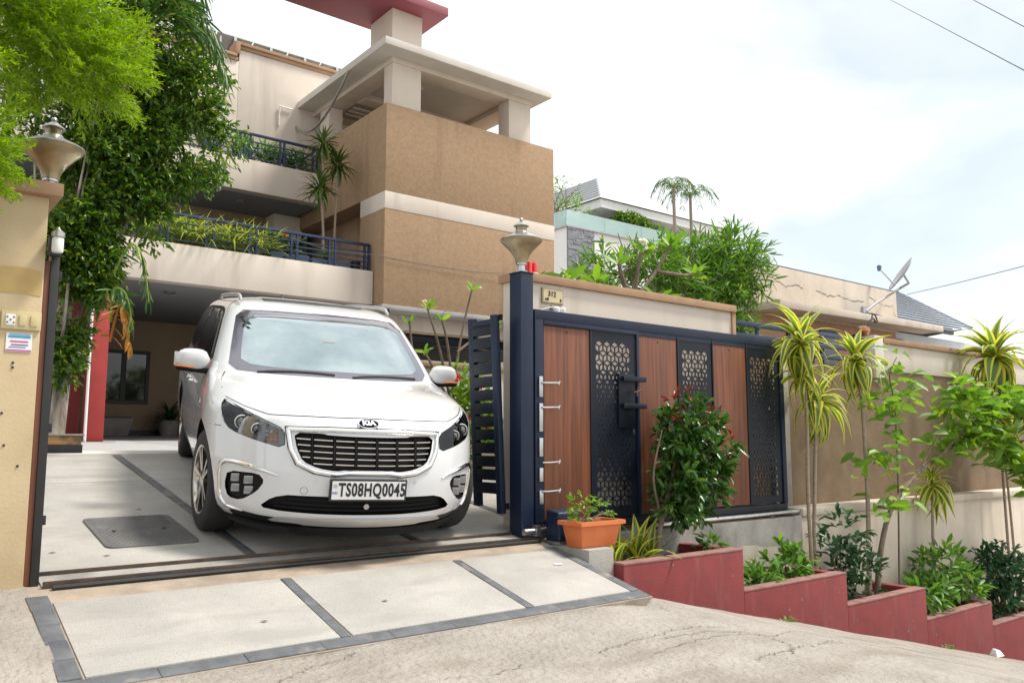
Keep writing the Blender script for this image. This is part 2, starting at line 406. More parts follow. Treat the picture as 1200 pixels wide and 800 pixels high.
# manhole covers
def manhole(label, x0, x1, y0, y1, ridge):
    t = thing('manhole_cover', label, 'manhole cover', ((x0 + x1) / 2, (y0 + y1) / 2, drive_z((y0 + y1) / 2)))
    r = .05; pts = []
    for cx, cy, a0 in ((x1 - r, y1 - r, 0), (x0 + r, y1 - r, 90), (x0 + r, y0 + r, 180), (x1 - r, y0 + r, 270)):
        for k in range(5):
            a = R(a0 + k * 22.5); pts.append((cx + r * math.cos(a), cy + r * math.sin(a)))
    MB().prism([(x, y, drive_z(y) - .01) for x, y in pts], (0, 0, .022)).build('plate', M['iron'], t, bevel=.003)
    if ridge:
        mb = MB(); n = 26
        for i in range(n):
            y = y0 + .03 + (y1 - y0 - .06) * i / (n - 1); m = 14
            for j in range(m):
                x = x0 + .03 + (x1 - x0 - .09) * (j + .5 * (i % 2)) / m; w = (x1 - x0 - .06) / m * .8
                z = drive_z(y) + .012
                mb.add([(x, y - .007, z), (x + w, y - .007, z), (x + w, y + .007, z), (x, y + .007, z), (x + .004, y - .003, z + .006), (x + w - .004, y - .003, z + .006), (x + w - .004, y + .003, z + .006), (x + .004, y + .003, z + .006)],
                       [(4, 5, 6, 7), (0, 1, 5, 4), (1, 2, 6, 5), (2, 3, 7, 6), (3, 0, 4, 7)])
        tag(mb.build('tread_ridges', M['iron'], t), kind='stuff')
        for x in (x0 + .12, x1 - .14): MB().lathe([(.014, 0), (.014, .012)], (x, (y0 + y1) / 2 - .03, drive_z((y0 + y1) / 2 - .03) + .012), 12).build('lifting_bolt', M['darksteel'], t)
    else:
        mb = MB()
        for i in range(12):
            y = y0 + .03 + (y1 - y0 - .06) * i / 11; mb.box(x0 + .03, x1 - .03, y - .006, y + .006, drive_z(y) + .012, drive_z(y) + .017)
        mb.build('tread_ridges', M['iron'], t)
M['iron'] = mat('grey cast iron', (.085, .085, .085), (.12, .115, .11), .65, 7, bump=.001, bscale=60, stain=((.24, .21, .18), 4, .6, .45))
manhole('large grey ridged manhole cover in the driveway beside the front wheel', 1.31, 1.89, 5.75, 6.52, True)
manhole('small dark manhole cover in the driveway behind the slatted gate leaf', 3.62, 4.12, 6.5, 7.0, False)
for k, (x, y) in enumerate(((1.72, 6.75), (1.25, 5.6), (.98, 5.75), (4.02, 4.6), (2.5, 4.4), (1.75, 4.35))):
    mb = MB(); z = drive_z(y) + .004
    if k == 3: mb.hexa([(x, y, z), (x + .07, y - .01, z), (x + .075, y + .03, z), (x + .01, y + .035, z), (x + .005, y, z + .008), (x + .065, y - .006, z + .012), (x + .07, y + .03, z + .006), (x + .012, y + .03, z + .01)])
    else: mb.add([(x, y, z), (x + .03, y + .006, z + .006), (x + .05, y + .0, z + .001), (x + .028, y - .012, z + .004)], [(0, 3, 2, 1)])
    o = mb.build('paper_scrap' if k == 3 else 'fallen_leaf', M['white'] if k == 3 else M['bark'])
    if k == 3: tag(o, 'crumpled white paper scrap lying on the entrance ramp', 'litter')
    else: tag(o, 'dry leaf fallen on the pale driveway slabs', 'leaf', 'fallen leaves on the driveway')

def blot(x0, x1, z0, z1, y, name, m, parent, flat=None):
    P = []
    for k in range(40):
        a = 2 * math.pi * k / 40; rr = 1 + .22 * mn.noise((math.cos(a) * 2.2 + x0, math.sin(a) * 2.2, 1)) + .10 * mn.noise((math.cos(a) * 6, math.sin(a) * 6, x0))
        P.append(((x0 + x1) / 2 + (x1 - x0) / 2 * rr * math.copysign(abs(math.cos(a)) ** .8, math.cos(a)), y, (z0 + z1) / 2 + (z1 - z0) / 2 * rr * math.copysign(abs(math.sin(a)) ** .8, math.sin(a))))
    return MB().add(P, [tuple(range(40))]).build(name, m, parent)
# ------------------------------------------------------------ street walls
t = thing('gate_pillar', 'yellowed plaster gate pillar with brown coping beside the driveway', 'pillar', (.0, 5.38, -.85))
MB().box(-1.6, .775, 5.16, 5.62, -1.0, 1.355).build('wall', M['pillar'], t, bevel=.006)
MB().box(-1.66, .835, 5.10, 5.68, 1.355, 1.43).build('coping', M['trim'], t, bevel=.008)
MB().add([(.3, 5.158, .80), (.52, 5.158, .795), (.68, 5.158, .80), (.765, 5.158, .79), (.768, 5.158, .86), (.76, 5.158, .93), (.66, 5.158, .945), (.5, 5.158, .935), (.3, 5.158, .95)], [tuple(range(9))]).build('repainted_patch', mat('ochre touch-up paint', (.50, .35, .14), (.44, .31, .13), .8, 6), t)
for x, z in ((.655, .42), (.655, .395), (.64, -.02), (.71, -.13), (.53, -.15), (.62, .15)): MB().lathe([(.007, -.004), (.005, .004)], (x, 5.16, z), 8, 'y').build('drill_hole', M['black'], t)
t = thing('gate_receiver', 'black steel gate receiver channel with wooden strip on the plaster pillar', 'gate post', (.82, 5.2, -.76))
MB().box(.776, .806, 5.18, 5.24, -.765, 1.0).build('wood_strip', M['wood'], t, bevel=.002)
MB().box(.8065, .85, 5.17, 5.26, -.768, 1.06).build('channel', M['black'], t, bevel=.004)
for z in (.9, .05, -.45): MB().box(.85, .868, 5.19, 5.23, z, z + .05).build('catch', M['black'], t, bevel=.003)
# wall behind the parked gate
t = thing('boundary_wall', 'cream boundary wall with brown coping behind the sliding gate', 'wall', (5.9, 5.52, -.76))
MB().box(4.36, 7.24, 5.42, 5.64, -1.0, 1.36).build('wall', M['cream'], t)
MB().box(4.33, 7.30, 5.385, 5.68, 1.36, 1.435).build('coping', M['trim'], t, bevel=.006)
MB().box(7.241, 7.30, 5.40, 5.66, -.7, 1.358).build('end_band', M['trim'], t, bevel=.004)
# retaining wall under gate and street wall
t = thing('retaining_wall', 'cream stained retaining wall with a cement ledge above the planters', 'wall', (10, 5.3, -1.8))
MB().box(4.45, 7.95, 5.12, 5.41, -3.0, -.775).build('cement_base', M['concrete'], t, bevel=.012)
MB().box(7.951, 20, 5.13, 5.41, -5.2, -.79).build('wall', M['cream_old'], t, bevel=.01)
MB().box(7.953, 20, 5.11, 5.41, -.789, -.70).build('ledge', M['cream_old'], t, bevel=.015)
blot(6.2, 7.7, -1.75, -1.02, 5.117, 'plaster_patch', M['cream_old'], t)

# right hand street wall
t = thing('street_wall', 'brown textured street wall with cream parapet and coping', 'wall', (12, 5.5, -.7))
MB().box(7.301, 20, 5.42, 5.66, -1.0, .905).build('wall', M['brown2'], t)
MB().box(10.36, 20, 5.405, 5.67, .906, 1.255).build('parapet', M['cream'], t, bevel=.004)
MB().box(10.34, 20, 5.37, 5.70, 1.256, 1.325).build('coping', M['trim'], t, bevel=.006)
MB().box(10.12, 10.335, 5.38, 5.69, .80, 1.345).build('pier', M['cream'], t, bevel=.006)
MB().box(7.86, 8.16, 5.36, 5.418, -.76, .88).build('cement_pier', M['concrete'], t, bevel=.012)
# pipe railing on top of wall
t = thing('pipe_railing', 'three bar navy pipe railing on the brown street wall', 'railing', (8.7, 5.53, .9))
for k, z in enumerate((1.02, 1.15, 1.285)):
    MB().box(7.302, 10.12, 5.50, 5.55, z - .026, z + .026).build('rail', M['railblue'], t, bevel=.012)
for x in (7.9, 9.0, 9.95): MB().box(x - .02, x + .02, 5.551, 5.58, .9, 1.30).build('post', M['railblue'], t, bevel=.004)

# ------------------------------------------------------------ stepped planters
steps = [(4.62, 6.08, -.915), (6.08, 7.70, -1.265), (7.70, 9.27, -1.575), (9.27, 10.88, -1.91), (10.88, 12.5, -2.18), (12.5, 14.1, -2.52), (14.1, 15.7, -2.88)]
wordn = ['uppermost', 'second', 'third', 'fourth', 'fifth', 'sixth', 'lowest']
PL = []
for i, (x0, x1, zt) in enumerate(steps):
    t = thing('red_planter', 'faded red plastered planter box, %s step of the row below the wall' % wordn[i], 'planter', ((x0 + x1) / 2, 4.8, zt - .5), 'stepped red planters')
    MB().box(x0 + .001, x1 - .001, 4.5, 4.62, zt - 1.1, zt - .012).build('front_wall', M['redplanter'], t, bevel=.006)
    MB().box(x0 + .0, x1 + .0, 4.497, 4.623, zt - .012, zt + .006).build('rim', M['plantertop'], t, bevel=.005)
    MB().box(x1 - .11, x1 - .002, 4.621, 5.119, zt - 1.1, zt - .001).build('end_wall', M['redplanter'], t, bevel=.006)
    mb = MB(); n = 14; m = 8
    vs = [(x0 + (x1 - .11 - x0) * a / n, 4.621 + .498 * b / m, zt - .09 + .035 * mn.noise((a * .9, b * .9, i))) for b in range(m + 1) for a in range(n + 1)]
    mb.add(vs, [(b * (n + 1) + a, b * (n + 1) + a + 1, (b + 1) * (n + 1) + a + 1, (b + 1) * (n + 1) + a) for b in range(m) for a in range(n)]).build('soil', M['soil'], t, smooth=60)
    PL.append(t)
    for k in range(4):
        x = random.uniform(x0 + .1, x1 - .1); z = zt - random.uniform(.02, .45); w_ = random.uniform(.012, .034)
        blot(x, x + w_, z, z + w_ * random.uniform(.4, 1.0), 4.4988, 'paint_chip', M['plantertop'], t)
t = MB().box(4.36, 4.62, 4.60, 5.11, -1.3, -.80).build('cement_block', M['concrete'], bevel=.01)
tag(t, 'rough grey cement block carrying the orange flower trough', 'block')
# ------------------------------------------------------------ sliding gate, parked open along the wall
g = thing('sliding_gate', 'sliding driveway gate of wood and perforated navy panels parked along the cream wall', 'gate', (6.1, 5.2, -.76))
xs = [(4.45, 4.97, 'w'), (4.99, 5.54, 'p'), (5.585, 6.11, 'w'), (6.135, 6.63, 'p'), (6.65, 7.18, 'w'), (7.20, 7.75, 'p')]
Z0, Z1 = -.63, .96
fr = MB().box(4.345, 7.82, 5.20, 5.26, 1.0, 1.085); fr.build('top_beam', M['navy'], g, bevel=.006)
MB().box(4.345, 7.82, 5.20, 5.26, -.725, -.645).build('bottom_beam', M['navydark'], g, bevel=.006)
for x0, x1 in ((4.345, 4.435), (5.548, 5.58), (7.755, 7.82)): MB().box(x0, x1, 5.195, 5.258, -.645, 1.0).build('stile', M['navy'], g, bevel=.004)
MB().box(4.437, 5.546, 5.193, 5.245, .962, .998).build('wicket_head', M['navy'], g, bevel=.004)
MB().box(4.437, 5.546, 5.193, 5.245, -.643, -.632).build('wicket_sill', M['navydark'], g)
def perforated(x0, x1, z0, z1, y0, th, a=.056):
    V, F = [], []
    def q(p, y): V.append((min(max(p[0], x0), x1), y, min(max(p[1], z0), z1))); return len(V) - 1
    h = a * math.sqrt(3) / 2
    e = [(0, a), (h, -a / 2), (-h, -a / 2)]      # three rhombus directions round a hexagon centre
    zc = (z0 + z1) / 2
    rows = int((z1 - z0) / (1.5 * a)) + 3; cols = int((x1 - x0) / (2 * h)) + 3
    for r in range(-1, rows):
        for c in range(-1, cols):
            cx = x0 + c * 2 * h + (h if r % 2 else 0); cz = z0 + r * 1.5 * a
            for k in range(3):
                d1, d2 = e[k], e[(k + 1) % 3]
                P = [(cx, cz), (cx + d1[0], cz + d1[1]), (cx + d1[0] + d2[0], cz + d1[1] + d2[1]), (cx + d2[0], cz + d2[1])]
                if all(p[0] <= x0 for p in P) or all(p[0] >= x1 for p in P) or all(p[1] <= z0 for p in P) or all(p[1] >= z1 for p in P): continue
                mx, mz = sum(p[0] for p in P) / 4, sum(p[1] for p in P) / 4
                inside = all(x0 + .03 < p[0] < x1 - .03 and z0 + .035 < p[1] < z1 - .035 for p in P)
                fo = [q(p, y0) for p in P]; bo = [q(p, y0 + th) for p in P]
                if inside:
                    v = abs(mz - zc) / ((z1 - z0) / 2); u = (mx - x0) / (x1 - x0)
                    s = .32 + .46 * min(1, max(0, (v - .22 - .18 * u) / .40))
                    I = [(mx + (p[0] - mx) * s, mz + (p[1] - mz) * s) for p in P]
                    fi = [q(p, y0) for p in I]; bi = [q(p, y0 + th) for p in I]
                    for i in range(4):
                        j = (i + 1) % 4
                        F += [(fo[i], fo[j], fi[j], fi[i]), (bo[j], bo[i], bi[i], bi[j]), (fi[i], fi[j], bi[j], bi[i])]
                else: F += [tuple(fo), tuple(bo[::-1])]
    return V, F
for i, (x0, x1, k) in enumerate(xs):
    if k == 'w':
        MB().box(x0, x1, 5.21, 5.235, Z0, Z1).build('wood_panel', M['wood'], g, bevel=.003)
        for z in (Z0 + .04, Z1 - .04): MB().lathe([(.008, 0), (.006, -.006)], ((x0 + x1) / 2, 5.21, z), 8, 'y').build('screw', M['black'], g)
    else:
        Vp, Fp = perforated(x0 + .001, x1 - .001, Z0, Z1, 5.21, .006)
        mb = MB(); mb.v, mb.f = Vp, Fp; mb.build('perforated_panel', M['navydark'], g)
for x in (4.98, 5.5625, 6.1225, 6.64, 7.19): 
    if x != 5.5625: MB().box(x - .009, x + .009, 5.20, 5.245, Z0, Z1 + .04).build('mullion', M['navydark'], g, bevel=.002)
MB().box(5.582, 7.754, 5.205, 5.25, .962, .9995).build('head_rail', M['navy'], g)
# hinges, levers, latch, bottom hardware
for z0, z1 in ((.36, .56), (.08, .34), (-.12, .06), (-.32, -.18), (-.50, -.36)):
    MB().box(4.372, 4.412, 5.175, 5.194, z0, z1 - .03).build('hinge_plate', M['steel'], g, bevel=.004)
for z in (.475, .275, -.17, -.40):
    MB().tube([(4.40, 5.17, z), (4.44, 5.15, z), (4.56, 5.15, z + .005)], .0085, 8).tube([(4.555, 5.15, z - .012), (4.57, 5.15, z + .02)], .010, 8).build('lever', M['steel'], g, smooth=40)
lb = MB().box(5.30, 5.50, 5.185, 5.209, .12, .60).build('latch_plate', M['navydark'], g, bevel=.004)
MB().box(5.31, 5.60, 5.13, 5.17, .53, .575).build('latch_bar', M['navydark'], lb, bevel=.006)
MB().box(5.31, 5.60, 5.13, 5.17, .29, .335).build('latch_bar', M['navydark'], lb, bevel=.006)
MB().tube([(5.44, 5.14, .43), (5.54, 5.14, .455)], .008, 8).tube([(5.48, 5.14, .40), (5.50, 5.14, .49)], .008, 8).build('latch_handle', M['darksteel'], lb, smooth=40)
MB().box(5.495, 5.515, 5.203, 5.2095, .06, .11).build('keyhole_plate', M['steel'], g, bevel=.002)
MB().box(7.55, 7.565, 5.204, 5.2095, .33, .36).build('keyhole_plate', M['steel'], g, bevel=.002)
br = MB().tube([(5.7, 5.16, -.745), (8.35, 5.16, -.732)], .024, 10).build('bottom_rail', M['steel'], g, smooth=40)
MB().box(5.75, 7.83, 5.13, 5.26, -.774, -.764).build('rail_plate', M['darksteel'], g)
for x in (6.2, 7.45): MB().lathe([(.035, -.02), (.05, -.015), (.05, .015), (.035, .02)], (x, 5.145, -.80), 16, 'y').build('roller', M['darksteel'], br, smooth=40)
MB().tube([(4.16, 5.12, -.700), (4.30, 5.12, -.700)], .026, 12).tube([(4.30, 5.12, -.698), (4.50, 5.13, -.690)], .022, 12).box(4.27, 4.31, 5.09, 5.15, -.735, -.655).build('pivot_arm', M['steel'], g, smooth=40)
# gate post
t = thing('gate_post', 'square navy steel gate post carrying a lamp at the driveway edge', 'gate post', (4.265, 5.275, -.75))
MB().box(4.20, 4.33, 5.20, 5.35, -.775, 1.375).build('post', M['navy'], t, bevel=.006)
MB().box(4.195, 4.335, 5.195, 5.355, 1.375, 1.385).build('cap_plate', M['navy'], t, bevel=.003)
# slatted leaf inside the post, leaning a little
t = thing('slatted_gate_leaf', 'narrow navy slatted gate leaf folded open behind the gate post', 'gate leaf', (4.1, 5.6, -.66))
def lean(x, z): return x - .075 * (z + .6) / 1.6
def bar(x0, x1, y0, y1, z0, z1): return MB().hexa([(lean(x0, z0), y0, z0), (lean(x1, z0), y0, z0), (lean(x1, z0), y1, z0), (lean(x0, z0), y1, z0), (lean(x0, z1), y0, z1), (lean(x1, z1), y0, z1), (lean(x1, z1), y1, z1), (lean(x0, z1), y1, z1)])
bar(4.125, 4.175, 5.36, 5.42, -.575, 1.03).build('stile', M['navy'], t, bevel=.003)
bar(4.135, 4.185, 5.68, 5.75, -.53, 1.03).build('stile', M['navy'], t, bevel=.003)
bar(4.13, 4.175, 5.42, 5.68, .94, 1.0).build('top_rail', M['navy'], t, bevel=.003)
for k in range(13):
    z = -.42 + k * .108
    bar(4.13, 4.165, 5.42, 5.68, z, z + .088).build('slat', M['navydark'], t, bevel=.002)
for k, z in enumerate((-.54, .985)): bar(4.17, 4.2, 5.345, 5.36, z, z + .05).build('hinge', M['navydark'], t)

# ------------------------------------------------------------ lamps on pillar and post
def lamp(label, x, y, z, s=1.0):
    t = thing('post_lamp', label, 'lamp', (x, y, z))
    L = lambda pr: [(r * s, h * s) for r, h in pr]
    MB().lathe(L([(.055, 0), (.055, .012), (.032, .016), (.030, .065), (.045, .070), (.045, .082)]), (x, y, z), 24).build('neck', M['steel'], t, smooth=35)
    MB().lathe(L([(.050, .083), (.052, .105), (.062, .135), (.090, .18), (.132, .225), (.172, .265), (.175, .279)]), (x, y, z), 32).build('bowl', M['brass'], t, smooth=35)
    MB().lathe(L([(.180, .2795), (.181, .286), (.132, .312), (.082, .335), (.058, .352), (.056, .360)]), (x, y, z), 32).build('shade', M['lampgrey'], t, smooth=35)
    MB().lathe(L([(.047, .3605), (.047, .402)]), (x, y, z), 24).build('collar', M['brass'], t, smooth=35)
    MB().lathe(L([(.066, .4025), (.066, .408), (.040, .428), (.018, .446), (.010, .452), (.018, .462), (.012, .474), (.002, .478)]), (x, y, z), 24).build('finial', M['lampgrey'], t, smooth=35)
lamp('aged metal flared lamp on the yellowed pillar among bright foliage', .80, 5.34, 1.43, .95)
lamp('aged metal flared lamp on the navy gate post', 4.265, 5.275, 1.385, .98)

# ------------------------------------------------------------ fittings on pillar and wall
t = thing('switch_board', 'ivory switch and socket board screwed to the yellowed pillar', 'switch board', (.69, 5.15, .60))
MB().box(.585, .775, 5.145, 5.1595, .60, .70).build('plate', M['ivory'], t, bevel=.004)
MB().box(.605, .65, 5.138, 5.1445, .62, .68).build('socket', M['white'], t, bevel=.003)
for dx, dz in ((.612, .665), (.643, .665), (.612, .635), (.643, .635), (.6275, .65)): MB().lathe([(.0045, 0), (.0045, -.002)], (dx, 5.1378, dz), 8, 'y').build('pin_hole', M['black'], t)
for x in (.668, .722): MB().box(x, x + .035, 5.138, 5.1445, .62, .68).build('switch', M['ivory'], t, bevel=.004)
t = thing('notice_sticker', 'small white blue and magenta printed notice stuck on the yellowed pillar', 'sticker', (.675, 5.158, .48))
MB().box(.615, .738, 5.156, 5.1592, .482, .582).build('sheet', M['white'], t)
for z, h, c, x0, x1 in ((.556, .012, (.02, .30, .55), .625, .73), (.572, .006, (.10, .35, .6), .63, .728), (.532, .008, (.55, .05, .25), .635, .72), (.515, .006, (.05, .08, .3), .64, .72), (.503, .004, (.05, .08, .3), .63, .71), (.485, .007, (.5, .03, .35), .617, .736)):
    MB().box(x0, x1, 5.1545, 5.1558, z, z + h).build('print_band', mat('notice ink %.2f' % z, c, c, .6), t)
t = thing('flood_light', 'small white and grey sensor lamp on the edge of the yellowed pillar', 'lamp', (.80, 5.12, 1.03))
MB().box(.782, .845, 5.115, 5.158, 1.02, 1.13).build('bracket', M['black'], t, bevel=.006)
MB().lathe([(.026, .0), (.03, .01), (.03, .075), (.024, .085)], (.82, 5.09, 1.035), 16).build('body', M['white'], t, smooth=40)
MB().lathe([(.034, .086), (.034, .112), (.012, .128), (.006, .14)], (.82, 5.09, 1.035), 16).build('hood', M['lampgrey'], t, smooth=40)
# number plate on cream wall
t = thing('house_number_plate', 'small brass framed house number plate on the cream wall', 'sign', (4.72, 5.41, 1.19))
MB().box(4.60, 4.845, 5.405, 5.4185, 1.19, 1.325).build('frame', M['brass'], t, bevel=.003)
MB().box(4.612, 4.833, 5.4005, 5.4045, 1.202, 1.313).build('face', mat('pale gold plate', (.55, .47, .28), (.48, .40, .24), .4, 9), t)
facing_text('312', .062, (4.71, 5.3985, 1.275), M['black'], t, bold=.001)
facing_text('AIS', .030, (4.65, 5.3985, 1.226), M['black'], t, bold=.0005, sx=1.15)
facing_text('B', .034, (4.81, 5.3985, 1.226), M['black'], t, bold=.0005)
t = thing('twin_spot_light', 'white twin spotlight below the house number plate', 'lamp', (4.75, 5.4, 1.07))
MB().box(4.70, 4.80, 5.395, 5.418, 1.145, 1.175).build('bracket', M['lampgrey'], t, bevel=.004)
for x in (4.715, 4.785): MB().lathe([(.022, 0), (.028, .02), (.03, .085), (.02, .095)], (x, 5.35, 1.06), 14).tube([(x, 5.36, 1.14), (4.75, 5.40, 1.155)], .008, 6).build('spot', M['white'], t, smooth=40)
MB().tube([(4.70, 5.40, 1.16), (4.62, 5.39, 1.14), (4.55, 5.40, 1.11)], .004, 6).build('cable', M['white'], t)
t = thing('beacon', 'red warning beacon standing on the brown coping', 'beacon', (4.56, 5.5, 1.436))
MB().lathe([(.062, 0), (.062, .018)], (4.56, 5.5, 1.436), 20).build('base', M['white'], t, smooth=40)
for x in (4.53, 4.59): MB().lathe([(.03, .0), (.031, .08), (.026, .098), (.01, .104)], (x, 5.5, 1.4545), 16).build('lens', mat('red beacon lens', (.65, .02, .02), (.55, .015, .015), .2, 4, coat=.6), t, smooth=40)
# motor box
t = thing('gate_motor', 'dark blue rounded gate motor box on a grey base beside the orange trough', 'motor box', (4.5, 5.05, -.86))
MB().box(4.36, 4.60, 4.93, 5.11, -.80, -.772).build('base', M['lampgrey'], t, bevel=.004)
MB().hexa([(4.365, 4.935, -.7718), (4.595, 4.935, -.7718), (4.595, 5.105, -.7718), (4.365, 5.105, -.7718), (4.37, 4.95, -.55), (4.59, 4.95, -.55), (4.59, 5.1, -.53), (4.37, 5.1, -.53)]).build('housing', M['navy'], t, bevel=.02, seg=4)
# orange trough
t = thing('flower_trough', 'orange ribbed plastic flower trough standing on the cement block', 'flower trough', (4.6, 4.78, -.80))
def tp(x0, x1, y0, y1, z0, X0, X1, Y0, Y1, z1): return [(x0, y0, z0), (x1, y0, z0), (x1, y1, z0), (x0, y1, z0), (X0, Y0, z1), (X1, Y0, z1), (X1, Y1, z1), (X0, Y1, z1)]
MB().hexa(tp(4.375, 4.73, 4.69, 4.86, -.799, 4.345, 4.765, 4.66, 4.88, -.632)).build('body', M['orange'], t, bevel=.01)
rim = MB()
for b in ((4.32, 4.79, 4.635, 4.665, -.632, -.602), (4.32, 4.79, 4.875, 4.905, -.632, -.602), (4.32, 4.35, 4.665, 4.875, -.632, -.602), (4.76, 4.79, 4.665, 4.875, -.632, -.602)): rim.box(*b)
rim.build('rim', M['orange'], t)
MB().box(4.35, 4.76, 4.665, 4.875, -.632, -.618).build('soil', M['soil'], t)
for k in range(13):
    x = 4.43 + k * .0215; MB().hexa(tp(x, x + .012, 4.688, 4.694, -.77, x, x + .012, 4.665, 4.68, -.665)).build('rib', M['orange'], t, bevel=.003)
# ------------------------------------------------------------ main house
h = thing('house', 'three storey cream and brown house with balconies and roof pavilion', 'house', (8, 16, -.1))
def hb(name, b, m, bevel=.012, parent=None): return MB().box(*b).build(name, m, parent or h, bevel=bevel)
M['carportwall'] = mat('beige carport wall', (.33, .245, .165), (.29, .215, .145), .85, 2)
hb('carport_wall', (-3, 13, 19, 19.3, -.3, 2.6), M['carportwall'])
hb('ground_floor_wall', (7.95, 13, 14.05, 18.99, -1, 2.47), M['cream'])
hb('ground_floor_side_wall', (7.72, 7.949, 14.9, 18.99, -.3, 2.47), M['brown'])
hb('beam', (7.62, 12.0, 13.58, 14.5, 2.47, 2.559), mat('grey beam paint', (.36, .35, .34), (.31, .30, .29), .8, 3))
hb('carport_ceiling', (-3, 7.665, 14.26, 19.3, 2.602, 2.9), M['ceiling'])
hb('balcony_parapet', (-3, 7.655, 14.0, 14.259, 2.6, 3.25), M['cream'])
hb('balcony_parapet', (-3, 7.60, 16.2, 16.45, 5.05, 5.71), M['cream'])
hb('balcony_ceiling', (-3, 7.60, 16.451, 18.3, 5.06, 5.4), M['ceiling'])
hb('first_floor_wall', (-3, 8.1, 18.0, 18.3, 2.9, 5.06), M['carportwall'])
hb('pier', (7.05, 7.72, 17.5, 18.0, 2.9, 5.055), M['cream'])
# stair tower: brown volumes with the cream band between
hb('tower_lower_wall', (7.67, 11.95, 13.62, 14.6, 2.56, 4.42), M['brown'], .01)
hb('tower_recess_wall', (8.15, 11.95, 14.601, 18.3, 2.56, 4.76), M['brown'], .01)
hb('tower_band', (7.664, 11.956, 13.614, 14.6, 4.421, 4.759), M['cream'], .006)
hb('tower_upper_wall', (7.67, 11.95, 13.62, 18.4, 4.76, 6.52), M['brown'], .01)
# second floor wall with stepped parapet
hb('second_floor_wall', (6.06, 8.9, 17.3, 17.6, 5.4, 8.52), M['cream'])
hb('second_floor_wall', (-3, 6.059, 17.3, 17.6, 5.4, 8.24), M['cream'])
for b in ((6.0, 8.95, 17.24, 17.66, 8.60, 8.67), (6.03, 8.95, 17.27, 17.63, 8.52, 8.599), (-3, 5.999, 17.24, 17.66, 8.32, 8.39), (-3, 6.029, 17.27, 17.63, 8.24, 8.319), (5.96, 6.059, 17.235, 17.665, 8.391, 8.67)): hb('parapet_trim', b, M['trim'], .006)
hb('stair_head', (4.2, 5.1, 19, 20, 8.2, 9.55), M['cream'])
# roof pavilion
for b in ((7.84, 8.50, 13.72, 14.05, 6.521, 7.42), (10.75, 11.36, 13.72, 14.10, 6.521, 7.42), (7.84, 8.17, 16.5, 16.95, 6.521, 7.42), (11.0, 11.36, 16.9, 17.25, 6.521, 7.42)): hb('pavilion_column', b, M['cream'], .008)
for b in ((7.82, 11.38, 13.70, 14.12, 7.4205, 7.529), (7.82, 8.24, 14.121, 17.3, 7.4205, 7.529), (10.96, 11.38, 14.121, 17.3, 7.4205, 7.529), (8.241, 10.959, 17.0, 17.3, 7.4205, 7.529)): hb('pavilion_beam', b, M['cream'], .006)
hb('pavilion_beam', (8.241, 10.959, 15.6, 15.95, 7.40, 7.529), M['cream'], .006)
hb('pavilion_roof', (7.44, 11.63, 13.30, 17.85, 7.53, 7.68), mat('pale grey roof edge', (.58, .55, .50), (.52, .49, .44), .85, 2), .01)
pc = hb('ceiling_light', (8.9, 9.12, 14.6, 14.82, 7.512, 7.53), M['white'], .006)
hb('roof_pillar', (7.92, 8.62, 13.9, 14.8, 7.68, 8.66), M['cream'], .01)
hb('top_roof', (3.8, 9.0, 13.5, 15.0, 8.661, 8.84), M['maroon'], .01)
for k in range(3): hb('skylight_bar', (8.3, 10.9, 16.2 + k * .22, 16.28 + k * .22, 7.40, 7.43), M['cream'], .004)
# carport window
w = MB()
for b in ((3.93, 4.00, 18.94, 19.0, .80, 1.93), (4.90, 4.97, 18.94, 19.0, .80, 1.93), (4.0, 4.9, 18.94, 19.0, 1.86, 1.93), (4.0, 4.9, 18.94, 19.0, .80, .87), (4.40, 4.50, 18.945, 19.0, .87, 1.86)): w.box(*b)
w = w.build('window_frame', mat('dark brown window frame', (.03, .02, .015), (.02, .014, .01), .5), h)
for x0, x1 in ((4.0, 4.4), (4.5, 4.9)): MB().box(x0 + .002, x1 - .002, 18.965, 18.975, .872, 1.858).build('pane', M['glassdark'], w)
MB().box(3.95, 6.6, 18.9, 18.998, .135, .24).build('skirting', M['black'], h)
hb('carport_shade_wall', (-3.3, -3.001, 12, 19.3, -.3, 2.6), M['carportwall'])  # side walls here and below added to keep light out of the carport
hb('carport_shade_wall', (7.4, 7.7, 15.5, 18.99, -.3, 2.6), M['brown'])
# red column by the carport
MB().box(2.80, 3.06, 14.05, 14.35, -.05, 2.602).build('column', M['redcol'], h, bevel=.01)
MB().box(2.0, 2.79, 14.5, 18.9, -.02, 2.6).build('red_partition', mat('deep red partition', (.16, .018, .016), (.13, .015, .013), .6, 3), h, bevel=.01)
MB().tube([(2.795, 14.03, -.02), (2.795, 14.03, 2.6)], .022, 8).build('drain_pipe', M['white'], h, smooth=40)
MB().box(2.72, 3.22, 13.95, 14.4, -.06, .0).build('column_base', M['black'], h, bevel=.006)
